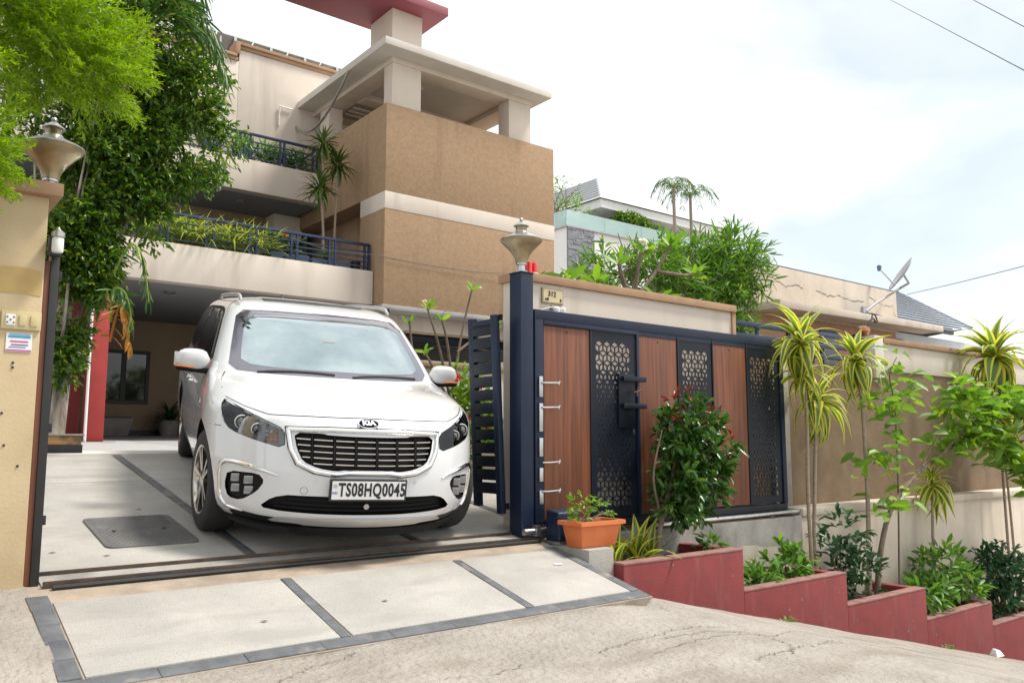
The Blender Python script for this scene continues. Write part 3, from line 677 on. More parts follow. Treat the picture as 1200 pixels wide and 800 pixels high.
# railings
def railing(x0, x1, y, z0, z1, posts, nr):
    top = MB().box(x0, x1, y - .03, y + .03, z1 - .05, z1).build('handrail', M['railblue'], h, bevel=.008)
    for k in range(nr):
        z = z0 + .09 + (z1 - .07 - z0 - .09) * k / nr
        MB().box(x0, x1, y - .012, y + .012, z - .012, z + .012).build('rail', M['railblue'], top)
    for x in posts: MB().box(x - .02, x + .02, y - .0195, y + .0195, z0 + .001, z1 - .049).build('post', M['railblue'], top)
    return top
railing(-1, 7.64, 14.13, 3.25, 3.80, [4.51, 4.63, 5.26, 5.39, 6.04, 6.15, 6.79, 6.91, 7.53, 7.62, 3.88, 3.76, 3.1, 3.0], 4)
railing(1, 7.52, 16.32, 5.71, 6.32, [5.80, 5.90, 6.02, 6.66, 6.75, 7.40, 7.50, 5.1, 5.2, 4.4], 4)
MB().box(7.49, 7.53, 16.34, 17.3, 6.27, 6.31).build('return_rail', M['railblue'], h)
# ceiling fittings
for x, y, z in ((4.2, 15.0, 2.60), (6.1, 17.0, 5.06)): MB().lathe([(.10, -.02), (.10, 0)], (x, y, z - .001), 20).build('downlight', M['lampgrey'], h, smooth=40)
MB().tube([(7.0, 17.28, 7.0), (7.0, 17.26, 7.45), (7.3, 17.26, 7.45)], .018, 6).build('conduit', M['white'], h)
pts = []
for k in range(15):
    a = k / 14; pts.append((7.42, 17.7 - 2.9 * a, 7.5 - .9 * math.sin(math.pi * a) ** .8 * (1 - .35 * a)))
MB().tube(pts, .028, 6).build('sagging_cable', M['lampgrey'], h, smooth=60)
t = thing('security_camera', 'small white dome security camera under the brown stair tower corner', 'camera', (7.75, 13.55, 2.40))
MB().lathe([(.02, 0), (.055, .03), (.06, .06), (.06, .085)], (7.75, 13.62, 2.384), 16).build('dome', M['black'], t, smooth=40)
MB().lathe([(.075, 0), (.075, .0)], (7.75, 13.62, 2.468), 16).box(7.69, 7.81, 13.585, 13.66, 2.44, 2.4695).build('housing', M['white'], t)
# solar panels on the roof
for k in range(5):
    x0 = 4.95 + k * .84
    t = thing('solar_panel', 'grey solar panel tilted above the cream parapet of the house', 'solar panel', (x0 + .4, 18.6, 8.5), 'solar panels on the house roof')
    MB().hexa([(x0, 17.95, 9.10), (x0 + .80, 17.95, 9.10), (x0 + .80, 19.4, 8.55), (x0, 19.4, 8.55), (x0, 17.96, 9.14), (x0 + .80, 17.96, 9.14), (x0 + .80, 19.41, 8.59), (x0, 19.41, 8.59)]).build('panel', mat('grey solar back sheet', (.34, .36, .37), (.29, .31, .32), .4, 3), t)
    MB().box(x0 + .06, x0 + .10, 18.0, 18.04, 8.24, 9.06).build('leg', M['steel'], t); MB().box(x0 + .06, x0 + .10, 19.3, 19.34, 8.24, 8.57).build('leg', M['steel'], t)
    MB().hexa([(x0 + .36, 17.93, 9.00), (x0 + .42, 17.93, 9.00), (x0 + .42, 19.3, 8.48), (x0 + .36, 19.3, 8.48), (x0 + .36, 17.93, 9.09), (x0 + .42, 17.93, 9.09), (x0 + .42, 19.3, 8.57), (x0 + .36, 19.3, 8.57)]).build('strut', M['steel'], t)
hb('roof_slab', (-3, 13, 17.61, 24, 8.0, 8.235), M['cream'])
hb('rear_block', (-3, 13, 19.31, 24, -.3, 7.999), M['cream'])
hb('rear_block', (-3, 13, 18.41, 19.309, 2.91, 7.999), M['cream'])
# ------------------------------------------------------------ white van: a lofted shell, features cut into or laid on it
def hermite(xs, ys, x):
    n = len(xs)
    if x <= xs[0]: return ys[0]
    if x >= xs[-1]: return ys[-1]
    i = 0
    while xs[i + 1] < x: i += 1
    def slope(k):
        if k == 0: return (ys[1] - ys[0]) / (xs[1] - xs[0])
        if k == n - 1: return (ys[-1] - ys[-2]) / (xs[-1] - xs[-2])
        a = (ys[k] - ys[k - 1]) / (xs[k] - xs[k - 1]); b = (ys[k + 1] - ys[k]) / (xs[k + 1] - xs[k])
        return 0. if a * b <= 0 else 2 * a * b / (a + b)
    hh = xs[i + 1] - xs[i]; t = (x - xs[i]) / hh; m0, m1 = slope(i) * hh, slope(i + 1) * hh
    return (2 * t ** 3 - 3 * t * t + 1) * ys[i] + (t ** 3 - 2 * t * t + t) * m0 + (-2 * t ** 3 + 3 * t * t) * ys[i + 1] + (t ** 3 - t * t) * m1
# height, nose y, half width, corner depth, corner exponent, tail y
CT = [(.20, .10, .84, .72, 2.1, 5.02), (.27, .03, .92, .80, 2.1, 5.08), (.36, .0, .955, .85, 2.1, 5.11), (.50, .0, .975, .87, 2.1, 5.115),
      (.66, .025, .985, .88, 2.1, 5.11), (.80, .07, .985, .88, 2.1, 5.10), (.88, .115, .98, .86, 2.15, 5.09), (.935, .19, .97, .84, 2.2, 5.08),
      (.98, .34, .957, .80, 2.3, 5.07), (1.02, .55, .945, .76, 2.5, 5.06), (1.06, .82, .93, .70, 2.8, 5.05), (1.09, 1.05, .92, .66, 3.0, 5.03),
      (1.115, 1.17, .91, .62, 3.2, 5.02), (1.20, 1.31, .885, .55, 3.2, 4.99), (1.40, 1.66, .825, .48, 3.2, 4.93), (1.56, 1.96, .765, .42, 3.2, 4.87),
      (1.615, 2.09, .73, .40, 3.2, 4.82), (1.655, 2.24, .68, .40, 3.0, 4.72), (1.69, 2.48, .58, .42, 2.8, 4.5), (1.71, 2.80, .42, .42, 2.5, 4.2), (1.722, 3.2, .20, .3, 2.2, 3.8)]
CZ = [r[0] for r in CT]
_pc = {}
def cpar(z):
    k = round(z, 5)
    if k not in _pc: _pc[k] = [hermite(CZ, [r[j] for r in CT], z) for j in range(1, 6)]
    return _pc[k]
def fy(x, z):
    yf, w, dc, n, yr = cpar(z); s = min(abs(x) / w, 1.0); sn = s ** (n / 2)
    return yf + dc * (1 - math.sqrt(max(0, 1 - sn * sn)) ** (2 / n))
def sx_(y, z):
    yf, w, dc, n, yr = cpar(z)
    if y >= yf + dc: return w
    c = max(0, min(1, 1 - (y - yf) / dc)); return w * max(0, 1 - c ** n) ** (1 / n)
CAR = thing('minivan', 'white minivan with chrome grille standing on the sloping driveway', 'car', (2.6762, 4.975, -.7925))
CAR.rotation_mode = 'YXZ'; CAR.rotation_euler = (.15501, .02926, -.24426)
pw = mat('pearl white car paint', (.60, .61, .62), (.585, .595, .605), .30, 2, coat=1.0)
M['carblack'] = mat('satin black trim', (.006, .006, .007), (.008, .008, .009), .55, 12, spec=.2)
M['chrome'] = mat('chrome trim', (.80, .80, .80), (.76, .76, .76), .07, 4, metal=1)
M['tyre'] = mat('tyre rubber', (.018, .018, .018), (.026, .025, .024), .8, 20, bump=.001)
M['alloy'] = mat('machined alloy', (.55, .52, .48), (.48, .45, .42), .22, 8, metal=1)
M['privacy'] = mat('tinted side glass', (.02, .022, .022), (.025, .026, .026), .03, 2, spec=1.0, coat=1)
M['frit'] = mat('windscreen edge band', (.075, .07, .095), (.09, .08, .11), .10, 2, spec=.8, coat=1)
M['screen'] = mat('sky tinted windscreen', (.42, .50, .51), (.26, .34, .36), .03, 2.2, metal=.85, coat=.6)  # pale cyan metal colour puts the sky's reflection into the glass
M['silver'] = mat('silver bumper trim', (.55, .55, .55), (.5, .5, .5), .35, 5, metal=.6)
# --- shell
zs = [.20, .235, .27, .315, .36, .40, .45, .50, .55, .60, .66, .70, .75, .80, .84, .88, .91] + [.935 + .0075 * i for i in range(0, 24)] + [1.12, 1.14, 1.17, 1.20] + [1.24 + .04 * i for i in range(8)] + [1.56, 1.59, 1.615, 1.635, 1.655, 1.672, 1.69, 1.70, 1.71, 1.717, 1.722]
def ring(z):
    yf, w, dc, n, yr = cpar(z); P = []
    for k in range(33):
        th = math.pi / 2 * k / 32; P.append((w * math.sin(th) ** (2 / n), yf + dc * (1 - max(0, math.cos(th)) ** (2 / n)), z))
    y0, y1 = yf + dc, yr - .35
    if y1 < y0 + .05: y1 = y0 + .05
    for k in range(1, 31): P.append((w, y0 + (y1 - y0) * k / 30, z))
    for k in range(1, 10):
        th = math.pi / 2 * k / 9; P.append((w * max(0, math.cos(th)) ** (.55), y1 + (max(yr, y1 + .05) - y1) * math.sin(th) ** .55, z))
    return P + [(-x, y, zz) for x, y, zz in P[-2:0:-1]]
sv, sf = [], []; N = len(ring(.5))
for z in zs: sv += ring(z)
for i in range(len(zs) - 1):
    for k in range(N): sf.append((i * N + k, i * N + (k + 1) % N, (i + 1) * N + (k + 1) % N, (i + 1) * N + k))
half = N // 2
for base, fl in ((0, True), ((len(zs) - 1) * N, False)):
    for k in range(half):
        a, b, c, d = base + k, base + k + 1, base + (N - k - 1) % N, base + (N - k) % N
        q = []
        for t in (a, b, c, d):
            if t not in q: q.append(t)
        if len(q) >= 3: sf.append(tuple(q[::-1] if fl else q))
def fixed(name, v, f, mi=0):
    me = bpy.data.meshes.new(name); me.from_pydata([tuple(p) for p in v], [], f)
    bm = bmesh.new(); bm.from_mesh(me); bmesh.ops.remove_doubles(bm, verts=bm.verts, dist=1e-5); bmesh.ops.recalc_face_normals(bm, faces=bm.faces); bm.to_mesh(me); bm.free()
    me.materials.append(pw); me.materials.append(M['carblack'])
    me.polygons.foreach_set('material_index', [mi] * len(me.polygons)); me.update()
    return me
# --- patches laid over the shell in front view (x,z) or side view (y,z)
def dens(poly, st, closed=True):
    o = []
    n = len(poly)
    for i in range(n if closed else n - 1):
        a, b = Vector(poly[i]), Vector(poly[(i + 1) % n]); k = max(1, int((b - a).length / st))
        o += [a + (b - a) * j / k for j in range(k)]
    if not closed: o.append(Vector(poly[-1]))
    return o
def smoothpoly(poly, it=1):
    for _ in range(it):
        n = len(poly); o = []
        for i in range(n):
            a, b = Vector(poly[i]), Vector(poly[(i + 1) % n]); o += [a * .8 + b * .2, a * .2 + b * .8]
        poly = o
    return [tuple(p) for p in poly]
def inpoly(p, poly):
    c = False; n = len(poly); j = n - 1
    for i in range(n):
        if (poly[i][1] > p[1]) != (poly[j][1] > p[1]) and p[0] < (poly[j][0] - poly[i][0]) * (p[1] - poly[i][1]) / (poly[j][1] - poly[i][1]) + poly[i][0]: c = not c
        j = i
    return c
def cdt(poly, st):
    b = dens(poly, st); nb = len(b)
    x0, x1 = min(p[0] for p in b), max(p[0] for p in b); y0, y1 = min(p[1] for p in b), max(p[1] for p in b)
    pts = list(b)
    for i in range(1, int((x1 - x0) / st) + 1):
        for j in range(1, int((y1 - y0) / st) + 1):
            q = Vector((x0 + i * st, y0 + j * st))
            if inpoly(q, b) and min((q - p).length for p in b) > st * .45: pts.append(q)
    v, e, f, *_ = delaunay_2d_cdt(pts, [(i, (i + 1) % nb) for i in range(nb)], [], 1, 1e-6)
    return v, f, nb
def front(off): return lambda p: (p[0], fy(p[0], p[1]) - off, p[1])
def side(off, s=-1): return lambda p: (s * (sx_(p[0], p[1]) + off), p[0], p[1])
def patch(name, poly, proj, m, parent, st=.04, th=.006, proj2=None):
    """solid skin patch: outer face by proj, inner face by proj2 (or shifted)"""
    v, f, nb = cdt(poly, st); n = len(v)
    A = [proj(p) for p in v]; B = [proj2(p) for p in v]
    fs = [tuple(q) for q in f] + [tuple(i + n for i in q[::-1]) for q in f] + [(i, (i + 1) % nb, n + (i + 1) % nb, n + i) for i in range(nb)]
    me = bpy.data.meshes.new(name); me.from_pydata(A + B, [], fs)
    bm = bmesh.new(); bm.from_mesh(me); bmesh.ops.recalc_face_normals(bm, faces=bm.faces); bm.to_mesh(me); bm.free()
    me.polygons.foreach_set('use_smooth', [True] * len(me.polygons)); me.set_sharp_from_angle(angle=R(35))
    if m is None: return me
    return link(name, me, m, parent)
def fpatch(name, poly, m, parent, off=.003, depth=.012, st=.04): return patch(name, poly, front(off), m, parent, st, proj2=front(off - depth))
def spatch(name, poly, m, parent, s=-1, off=.003, depth=.012, st=.05): return patch(name, poly, side(off, s), m, parent, st, proj2=side(off - depth, s))
def ftube(name, path, r, m, parent, off=.0, n=8, closed=False):
    P = dens(path, .02, closed); P = P + [P[0]] if closed else P
    return MB().tube([(p[0], fy(p[0], p[1]) - off, p[1]) for p in P], r, n).build(name, m, parent, smooth=50, local=True)
mir = lambda poly: [(-x, z) for x, z in poly][::-1]
grille = smoothpoly([(-.475, .822), (-.30, .828), (-.26, .818), (.26, .818), (.30, .828), (.475, .822), (.455, .72), (.415, .645), (.32, .61), (.21, .597), (.15, .607), (-.15, .607), (-.21, .597), (-.32, .61), (-.415, .645), (-.455, .72)])
gframe = [(-.51, .838), (-.25, .852), (0, .855), (.25, .852), (.51, .838), (.49, .72), (.445, .635), (.34, .592), (.21, .578), (.13, .59), (-.13, .59), (-.21, .578), (-.34, .592), (-.445, .635), (-.49, .72)]
headl = smoothpoly([(.525, .835), (.66, .888), (.79, .938), (.865, .972), (.895, .93), (.885, .84), (.84, .785), (.71, .75), (.525, .715)])
fog = smoothpoly([(.84, .53), (.67, .545), (.63, .50), (.67, .425), (.755, .352), (.825, .355), (.85, .43)])
intake = smoothpoly([(-.655, .33), (-.58, .405), (-.47, .435), (.47, .435), (.58, .405), (.655, .33), (.50, .318), (-.50, .318)])
def cutter(poly, d, st=.05):
    me = patch('c', poly, front(.10), None, None, st, proj2=front(-d))
    me.materials.append(pw); me.materials.append(M['carblack']); me.polygons.foreach_set('material_index', [1] * len(me.polygons)); return me
cuts = [cutter(grille, .055), cutter(headl, .045), cutter(mir(headl), .045), cutter(fog, .05), cutter(mir(fog), .05), cutter(intake, .06)]
for ya in (.96, 4.02):
    for s in (-1, 1):
        mb = MB().lathe([(.425, 0), (.425, .42)], (s * .62 if s > 0 else -1.04, ya, .36), 40, 'x'); cuts.append(fixed('c', mb.v, mb.f, 1))
bo = bpy.data.objects.new('tmp', fixed('shell', sv, sf)); col.objects.link(bo); tmp = []
for me in cuts:
    o = bpy.data.objects.new('cut', me); col.objects.link(o); tmp.append(o)
    md = bo.modifiers.new('b', 'BOOLEAN'); md.operation = 'DIFFERENCE'; md.object = o; md.solver = 'EXACT'
bpy.context.view_layer.update()
dg = bpy.context.evaluated_depsgraph_get()
bme = bpy.data.meshes.new_from_object(bo.evaluated_get(dg))
for o in tmp + [bo]: bpy.data.objects.remove(o)
bme.polygons.foreach_set('use_smooth', [True] * len(bme.polygons)); bme.set_sharp_from_angle(angle=R(32))
body = link('body', bme, None, CAR)
# --- lower black valance, skid plate
fpatch('lower_valance', smoothpoly([(-.80, .285), (-.60, .268), (.60, .268), (.80, .285), (.81, .20), (-.81, .20)]), M['carblack'], CAR, .006, .02)
fpatch('skid_plate', smoothpoly([(-.60, .240), (-.53, .287), (.53, .287), (.60, .240), (.42, .243), (.36, .228), (-.36, .228), (-.42, .243)]), M['silver'], CAR, .016, .02)
fpatch('lip', smoothpoly([(-.84, .232), (-.5, .216), (.5, .216), (.84, .232), (.78, .160), (-.78, .160)]), M['carblack'], CAR, .022, .05)  # bottom edge pulled down to deepen the shade below the bumper
MB().box(-.70, .70, .75, 4.9, .13, .198).build('underbody_shade_box', M['carblack'], CAR, local=True)  # black box added under the shell to darken the ground beneath
# --- grille
gr = patch('grille', smoothpoly([(x * .995, .72 + (z - .72) * .99) for x, z in grille], 0), front(-.045), M['carblack'], CAR, .05, proj2=front(-.053))
gf = ftube('grille_frame', gframe, .0165, M['chrome'], gr, .006, closed=True)
ftube('frame_dark_line', [(x * 1.034, .72 + (z - .72) * 1.125) for x, z in gframe], .0035, M['carblack'], gr, .0, 6, closed=True)  # black outline drawn in place of dark reflections around the chrome
def grange(z):
    xs = []
    n = len(grille)
    for i in range(n):
        (xa, za), (xb, zb) = grille[i], grille[(i + 1) % n]
        if (za - z) * (zb - z) < 0: xs.append(abs(xa + (xb - xa) * (z - za) / (zb - za)))
    return max(xs) if xs else .45
for z in (.785, .748, .711, .674, .637):
    w = grange(z) - .012
    segs = [(-w, -.372), (-.350, -.235), (-.213, -.096), (-.074, .044), (.066, .184), (.206, .322), (.344, w)]
    for a, b in segs:
        if b - a > .03:
            P = [(a + (b - a) * i / 4, z) for i in range(5)]
            mb = MB()
            for (x0, zz), (x1, _) in zip(P, P[1:]):
                y0, y1 = fy(x0, z) + .012, fy(x1, z) + .012
                mb.hexa([(x0, y0, z - .0036), (x1, y1, z - .0036), (x1, y1 + .012, z - .004), (x0, y0 + .012, z - .004), (x0, y0, z + .0036), (x1, y1, z + .0036), (x1, y1 + .012, z + .0028), (x0, y0 + .012, z + .0028)])
            mb.build('grille_bar', M['chrome'], gr, local=True)
for x in (-.361, -.224, -.085, .055, .195, .333):
    mb = MB(); zz = [.622, .67, .72, .77, .812]
    for a, b in zip(zz, zz[1:]):
        ya, yb = fy(x, a) + .014, fy(x, b) + .014
        mb.hexa([(x - .004, ya, a), (x + .004, ya, a), (x + .005, ya + .02, a), (x - .005, ya + .02, a), (x - .005, yb, b), (x + .005, yb, b), (x + .005, yb + .02, b), (x - .005, yb + .02, b)])
    mb.build('grille_post', M['carblack'], gr, local=True)
# --- badge
_c = Vector((0, fy(0, .895), .895)); _v = Vector((0, math.cos(R(40)), math.sin(R(40)))); _nn = Vector((0, -math.sin(R(40)), math.cos(R(40))))
def oval(rx, ry, h0, h1): return MB().prism([_c + Vector((rx * math.cos(R(a)), 0, 0)) + _v * ry * math.sin(R(a)) + _nn * h0 for a in range(0, 360, 10)], _nn * (h1 - h0))
bd = oval(.074, .042, -.014, .010).build('badge', M['chrome'], CAR, local=True)
oval(.066, .035, .0102, .0125).build('badge_face', mat('badge enamel', (.006, .007, .018), (.006, .007, .02), .8, 4, spec=.05), bd, local=True)
me = text_mesh('KIA', .056, bold=.0026, depth=.001, sx=1.0); me.materials.clear()
me.transform(Matrix.Translation(_c + _nn * .0142) @ Matrix.Rotation(R(40), 4, 'X')); link('lettering', me, mat('badge letter white', (.75, .75, .76), (.7, .7, .71), .3), bd)
# --- number plate
np_ = MB().box(-.258, .252, -.036, -.012, .418, .560).build('number_plate', M['black'], CAR, bevel=.006, local=True)
MB().box(-.243, .238, -.0395, -.0365, .431, .548).build('plate_face', mat('plate white', (.80, .80, .80), (.76, .76, .76), .4, 5), np_, local=True)
me = text_mesh('TS08HQ0045', .118, bold=.0034, depth=.001, sx=.62, spacing=1.10); me.materials.clear()
me.transform(Matrix.Translation((.020, -.0412, .4895)) @ Matrix.Rotation(R(90), 4, 'X')); link('lettering', me, M['black'], np_)
MB().box(-.236, -.212, -.0408, -.0397, .505, .528).build('hologram', M['silver'], np_, local=True)
me = text_mesh('IND', .020, bold=.0004, depth=.0005); me.materials.clear(); me.transform(Matrix.Translation((-.223, -.0405, .472)) @ Matrix.Rotation(R(90), 4, 'X'))
link('lettering', me, mat('plate blue', (.02, .05, .35), (.02, .05, .35), .5), np_)
MB().lathe([(.018, 0), (.018, -.03)], (.0, .03, .375), 12, 'y').build('tow_eye', M['steel'], CAR, local=True)
for k in range(3):
    z = .345 + .028 * k; w = .56 - .04 * k
    mb = MB(); P = [-w + 2 * w * i / 16 for i in range(17)]
    for a, b in zip(P, P[1:]):
        ya, yb = fy(a, z) + .022, fy(b, z) + .022
        mb.hexa([(a, ya, z - .004), (b, yb, z - .004), (b, yb + .01, z - .004), (a, ya + .01, z - .004), (a, ya, z + .004), (b, yb, z + .004), (b, yb + .01, z + .004), (a, ya + .01, z + .004)])
    mb.build('intake_bar', M['carblack'], CAR, local=True)
# --- lamps
lens = bpy.data.materials.new('clear lamp lens'); lens.use_nodes = True
_n, _l = lens.node_tree.nodes, lens.node_tree.links
_g = _n.new('ShaderNodeBsdfGlossy'); _g.inputs['Roughness'].default_value = .03; _t = _n.new('ShaderNodeBsdfTransparent'); _t.inputs[0].default_value = (.93, .94, .95, 1)
_fr = _n.new('ShaderNodeFresnel'); _fr.inputs[0].default_value = 1.5; _mx = _n.new('ShaderNodeMixShader')
_no = _n.new('ShaderNodeTexNoise'); _no.inputs['Scale'].default_value = 3
_l.new(_fr.outputs[0], _mx.inputs[0]); _l.new(_t.outputs[0], _mx.inputs[1]); _l.new(_g.outputs[0], _mx.inputs[2]); _l.new(_mx.outputs[0], _n['Material Output'].inputs[0])
ledm = mat('lamp reflector', (.78, .79, .80), (.7, .71, .73), .3, 6, metal=.6)
amber = mat('amber indicator', (.75, .22, .03), (.6, .15, .02), .25, 20, coat=.6)
for s in (-1, 1):
    P = headl if s > 0 else mir(headl); sg = lambda q: [(s * x, z) for x, z in q] if s > 0 else [(s * x, z) for x, z in q][::-1]
    hl = patch('headlight', P, front(-.036), mat('headlight bezel', (.20, .195, .19), (.30, .29, .28), .35, 14, metal=.1), CAR, .05, proj2=front(-.044))
    patch('lens', [(.70 + (abs(x) - .70) * .985 if s > 0 else -(.70 + (abs(x) - .70) * .985), .84 + (z - .84) * .985) for x, z in P], front(-.001), lens, hl, .05, proj2=front(-.003))
    patch('outer_reflector', sg(smoothpoly([(.845, .80), (.875, .85), (.885, .92), (.862, .945), (.845, .90), (.832, .83)])), front(-.026), mat('pale reflector', (.62, .58, .52), (.52, .48, .42), .3, 5, metal=.1), hl, .04, proj2=front(-.034))
    for cx, cz, r in ((.775, .846, .040), (.685, .815, .034)):
        y = fy(cx, cz)
        MB().lathe([(r * 1.16, .028), (r * 1.16, .014), (r * 1.06, .012), (r * 1.04, .024)], (s * cx, y, cz), 24, 'y', cap=False).build('projector_ring', ledm, hl, smooth=40, local=True)
        MB().lathe([(.0, .005), (r * .5, .008), (r * .85, .018), (r * 1.0, .03)], (s * cx, y, cz), 24, 'y').build('projector', mat('projector glass', (.05, .055, .06), (.08, .085, .09), .05, 3, coat=1, spec=.9), hl, smooth=50, local=True)
    for i in range(3):
        for j in range(3):
            cx, cz = .575 + .026 * i, .755 + .026 * j; y = fy(cx, cz)
            MB().box(s * cx - .011, s * cx + .011, y + .018, y + .03, cz - .010, cz + .010).build('indicator_cell', amber if i + j < 3 else ledm, hl, bevel=.004, local=True)
    ftube('running_light', sg([(.545, .832), (.66, .876), (.79, .926), (.855, .957)]), .0065, mat('running light strip', (.75, .78, .82), (.7, .73, .77), .3, 6), hl, -.018, 6)
    # fog lamp
    P = fog if s > 0 else mir(fog)
    fg = patch('fog_lamp', P, front(-.030), M['carblack'], CAR, .05, proj2=front(-.046))
    for i in range(2):
        for j in range(2):
            cx, cz = .718 + .072 * i - .006 * j, .492 - .066 * j; y = fy(cx, cz)
            MB().box(s * cx - .031, s * cx + .031, y + .008, y + .022, cz - .027, cz + .027).build('led_cell', mat('fog led cell', (.33, .34, .36), (.25, .26, .27), .15, 4, metal=.7), fg, bevel=.008, local=True)
    C1 = [(.555, .545), (.63, .565), (.71, .583), (.80, .595), (.85, .592), (.880, .560), (.884, .50), (.876, .40), (.862, .335), (.83, .292), (.735, .280)]
    P = dens(C1, .02, False); k = len(P); rr = [.0165 * min(1, (i + 2) / 9, (k - i + 2) / 9) for i in range(k)]
    MB().tube([(s * p[0], fy(p[0], p[1]) - .004, p[1]) for p in P], rr, 8).build('fog_trim', M['chrome'], CAR, smooth=50, local=True)
    MB().lathe([(.011, 0), (.011, -.003)], (s * .33, fy(.33, .53), .53), 12, 'y').build('parking_sensor', pw, CAR, local=True)
# tow cover and bonnet seam
def seam(name, path, parent=None, w=.0022, front_=True, s=-1):
    P = dens(path, .03, False); mb = MB()
    for a, b in zip(P, P[1:]):
        d = (b - a).normalized(); nn = Vector((-d.y, d.x)) * w
        pr = front(.0015) if front_ else side(.0015, s)
        mb.add([pr(a - nn), pr(b - nn), pr(b + nn), pr(a + nn)], [(0, 1, 2, 3)])
    return mb.build(name, M['carblack'], parent or CAR, local=True)
seam('bonnet_seam', [(-.86, .978), (-.76, .945), (-.62, .915), (-.40, .924), (0, .930), (.40, .924), (.62, .915), (.76, .945), (.86, .978)])
seam('bonnet_seam', [(-.86, .978), (-.872, 1.02), (-.862, 1.06), (-.82, 1.105)]); seam('bonnet_seam', [(.86, .978), (.872, 1.02), (.862, 1.06), (.82, 1.105)])
seam('bumper_seam', [(-.89, .80), (-.95, .79)]); seam('bumper_seam', [(.89, .80), (.95, .79)])
circ = [(-.40 + .022 * math.cos(R(a)), .465 + .022 * math.sin(R(a))) for a in range(0, 361, 20)]
seam('tow_cover', circ, w=.001)
# --- windscreen with dark edge band
band = smoothpoly([(-.80, 1.128), (-.5, 1.118), (0, 1.116), (.5, 1.118), (.80, 1.128), (.76, 1.32), (.695, 1.578), (.45, 1.598), (0, 1.604), (-.45, 1.598), (-.695, 1.578), (-.76, 1.32)])
ws = fpatch('windscreen', band, M['frit'], CAR, .009, .018, .05)
fpatch('glass', smoothpoly([(-.71, 1.175), (-.4, 1.160), (0, 1.156), (.4, 1.160), (.71, 1.175), (.69, 1.32), (.635, 1.535), (.35, 1.555), (0, 1.555), (-.35, 1.555), (-.635, 1.535), (-.69, 1.32)]), M['screen'], ws, .0115, .002, .05)
MB().box(-.05, .05, fy(0, 1.38) - .018, fy(0, 1.38) - .015, 1.375, 1.395).build('toll_tag', M['white'], ws, local=True)
for (x0, z0, x1, z1) in ((-.60, 1.125, -.02, 1.135), (.12, 1.128, .66, 1.138)):
    P = [(x0 + (x1 - x0) * i / 10, z0 + (z1 - z0) * i / 10 + .012 * math.sin(math.pi * i / 10)) for i in range(11)]
    wp = MB().tube([(p[0], fy(p[0], p[1]) - .022, p[1]) for p in P], .0085, 6).build('wiper', M['black'], CAR, smooth=50, local=True)
    MB().tube([(p[0], fy(p[0], p[1]) - .010, p[1] + .006) for p in P[1:]], .004, 5).build('wiper_blade', M['tyre'], wp, local=True)
# leaf shaped decal high on the screen edge
for (x, z, a) in ((-.665, 1.52, .4), (-.655, 1.49, 2.2), (-.62, 1.475, -.3), (-.66, 1.455, 1.1), (-.63, 1.44, 2.8)):
    fpatch('decal', [(x + .022 * math.cos(a + b) * (1 if k % 2 == 0 else .45), z + .022 * math.sin(a + b) * (1 if k % 2 == 0 else .45)) for k, b in enumerate([0, 1.57, 3.14, 4.71])], M['carblack'], ws, .0145, .002, .03)
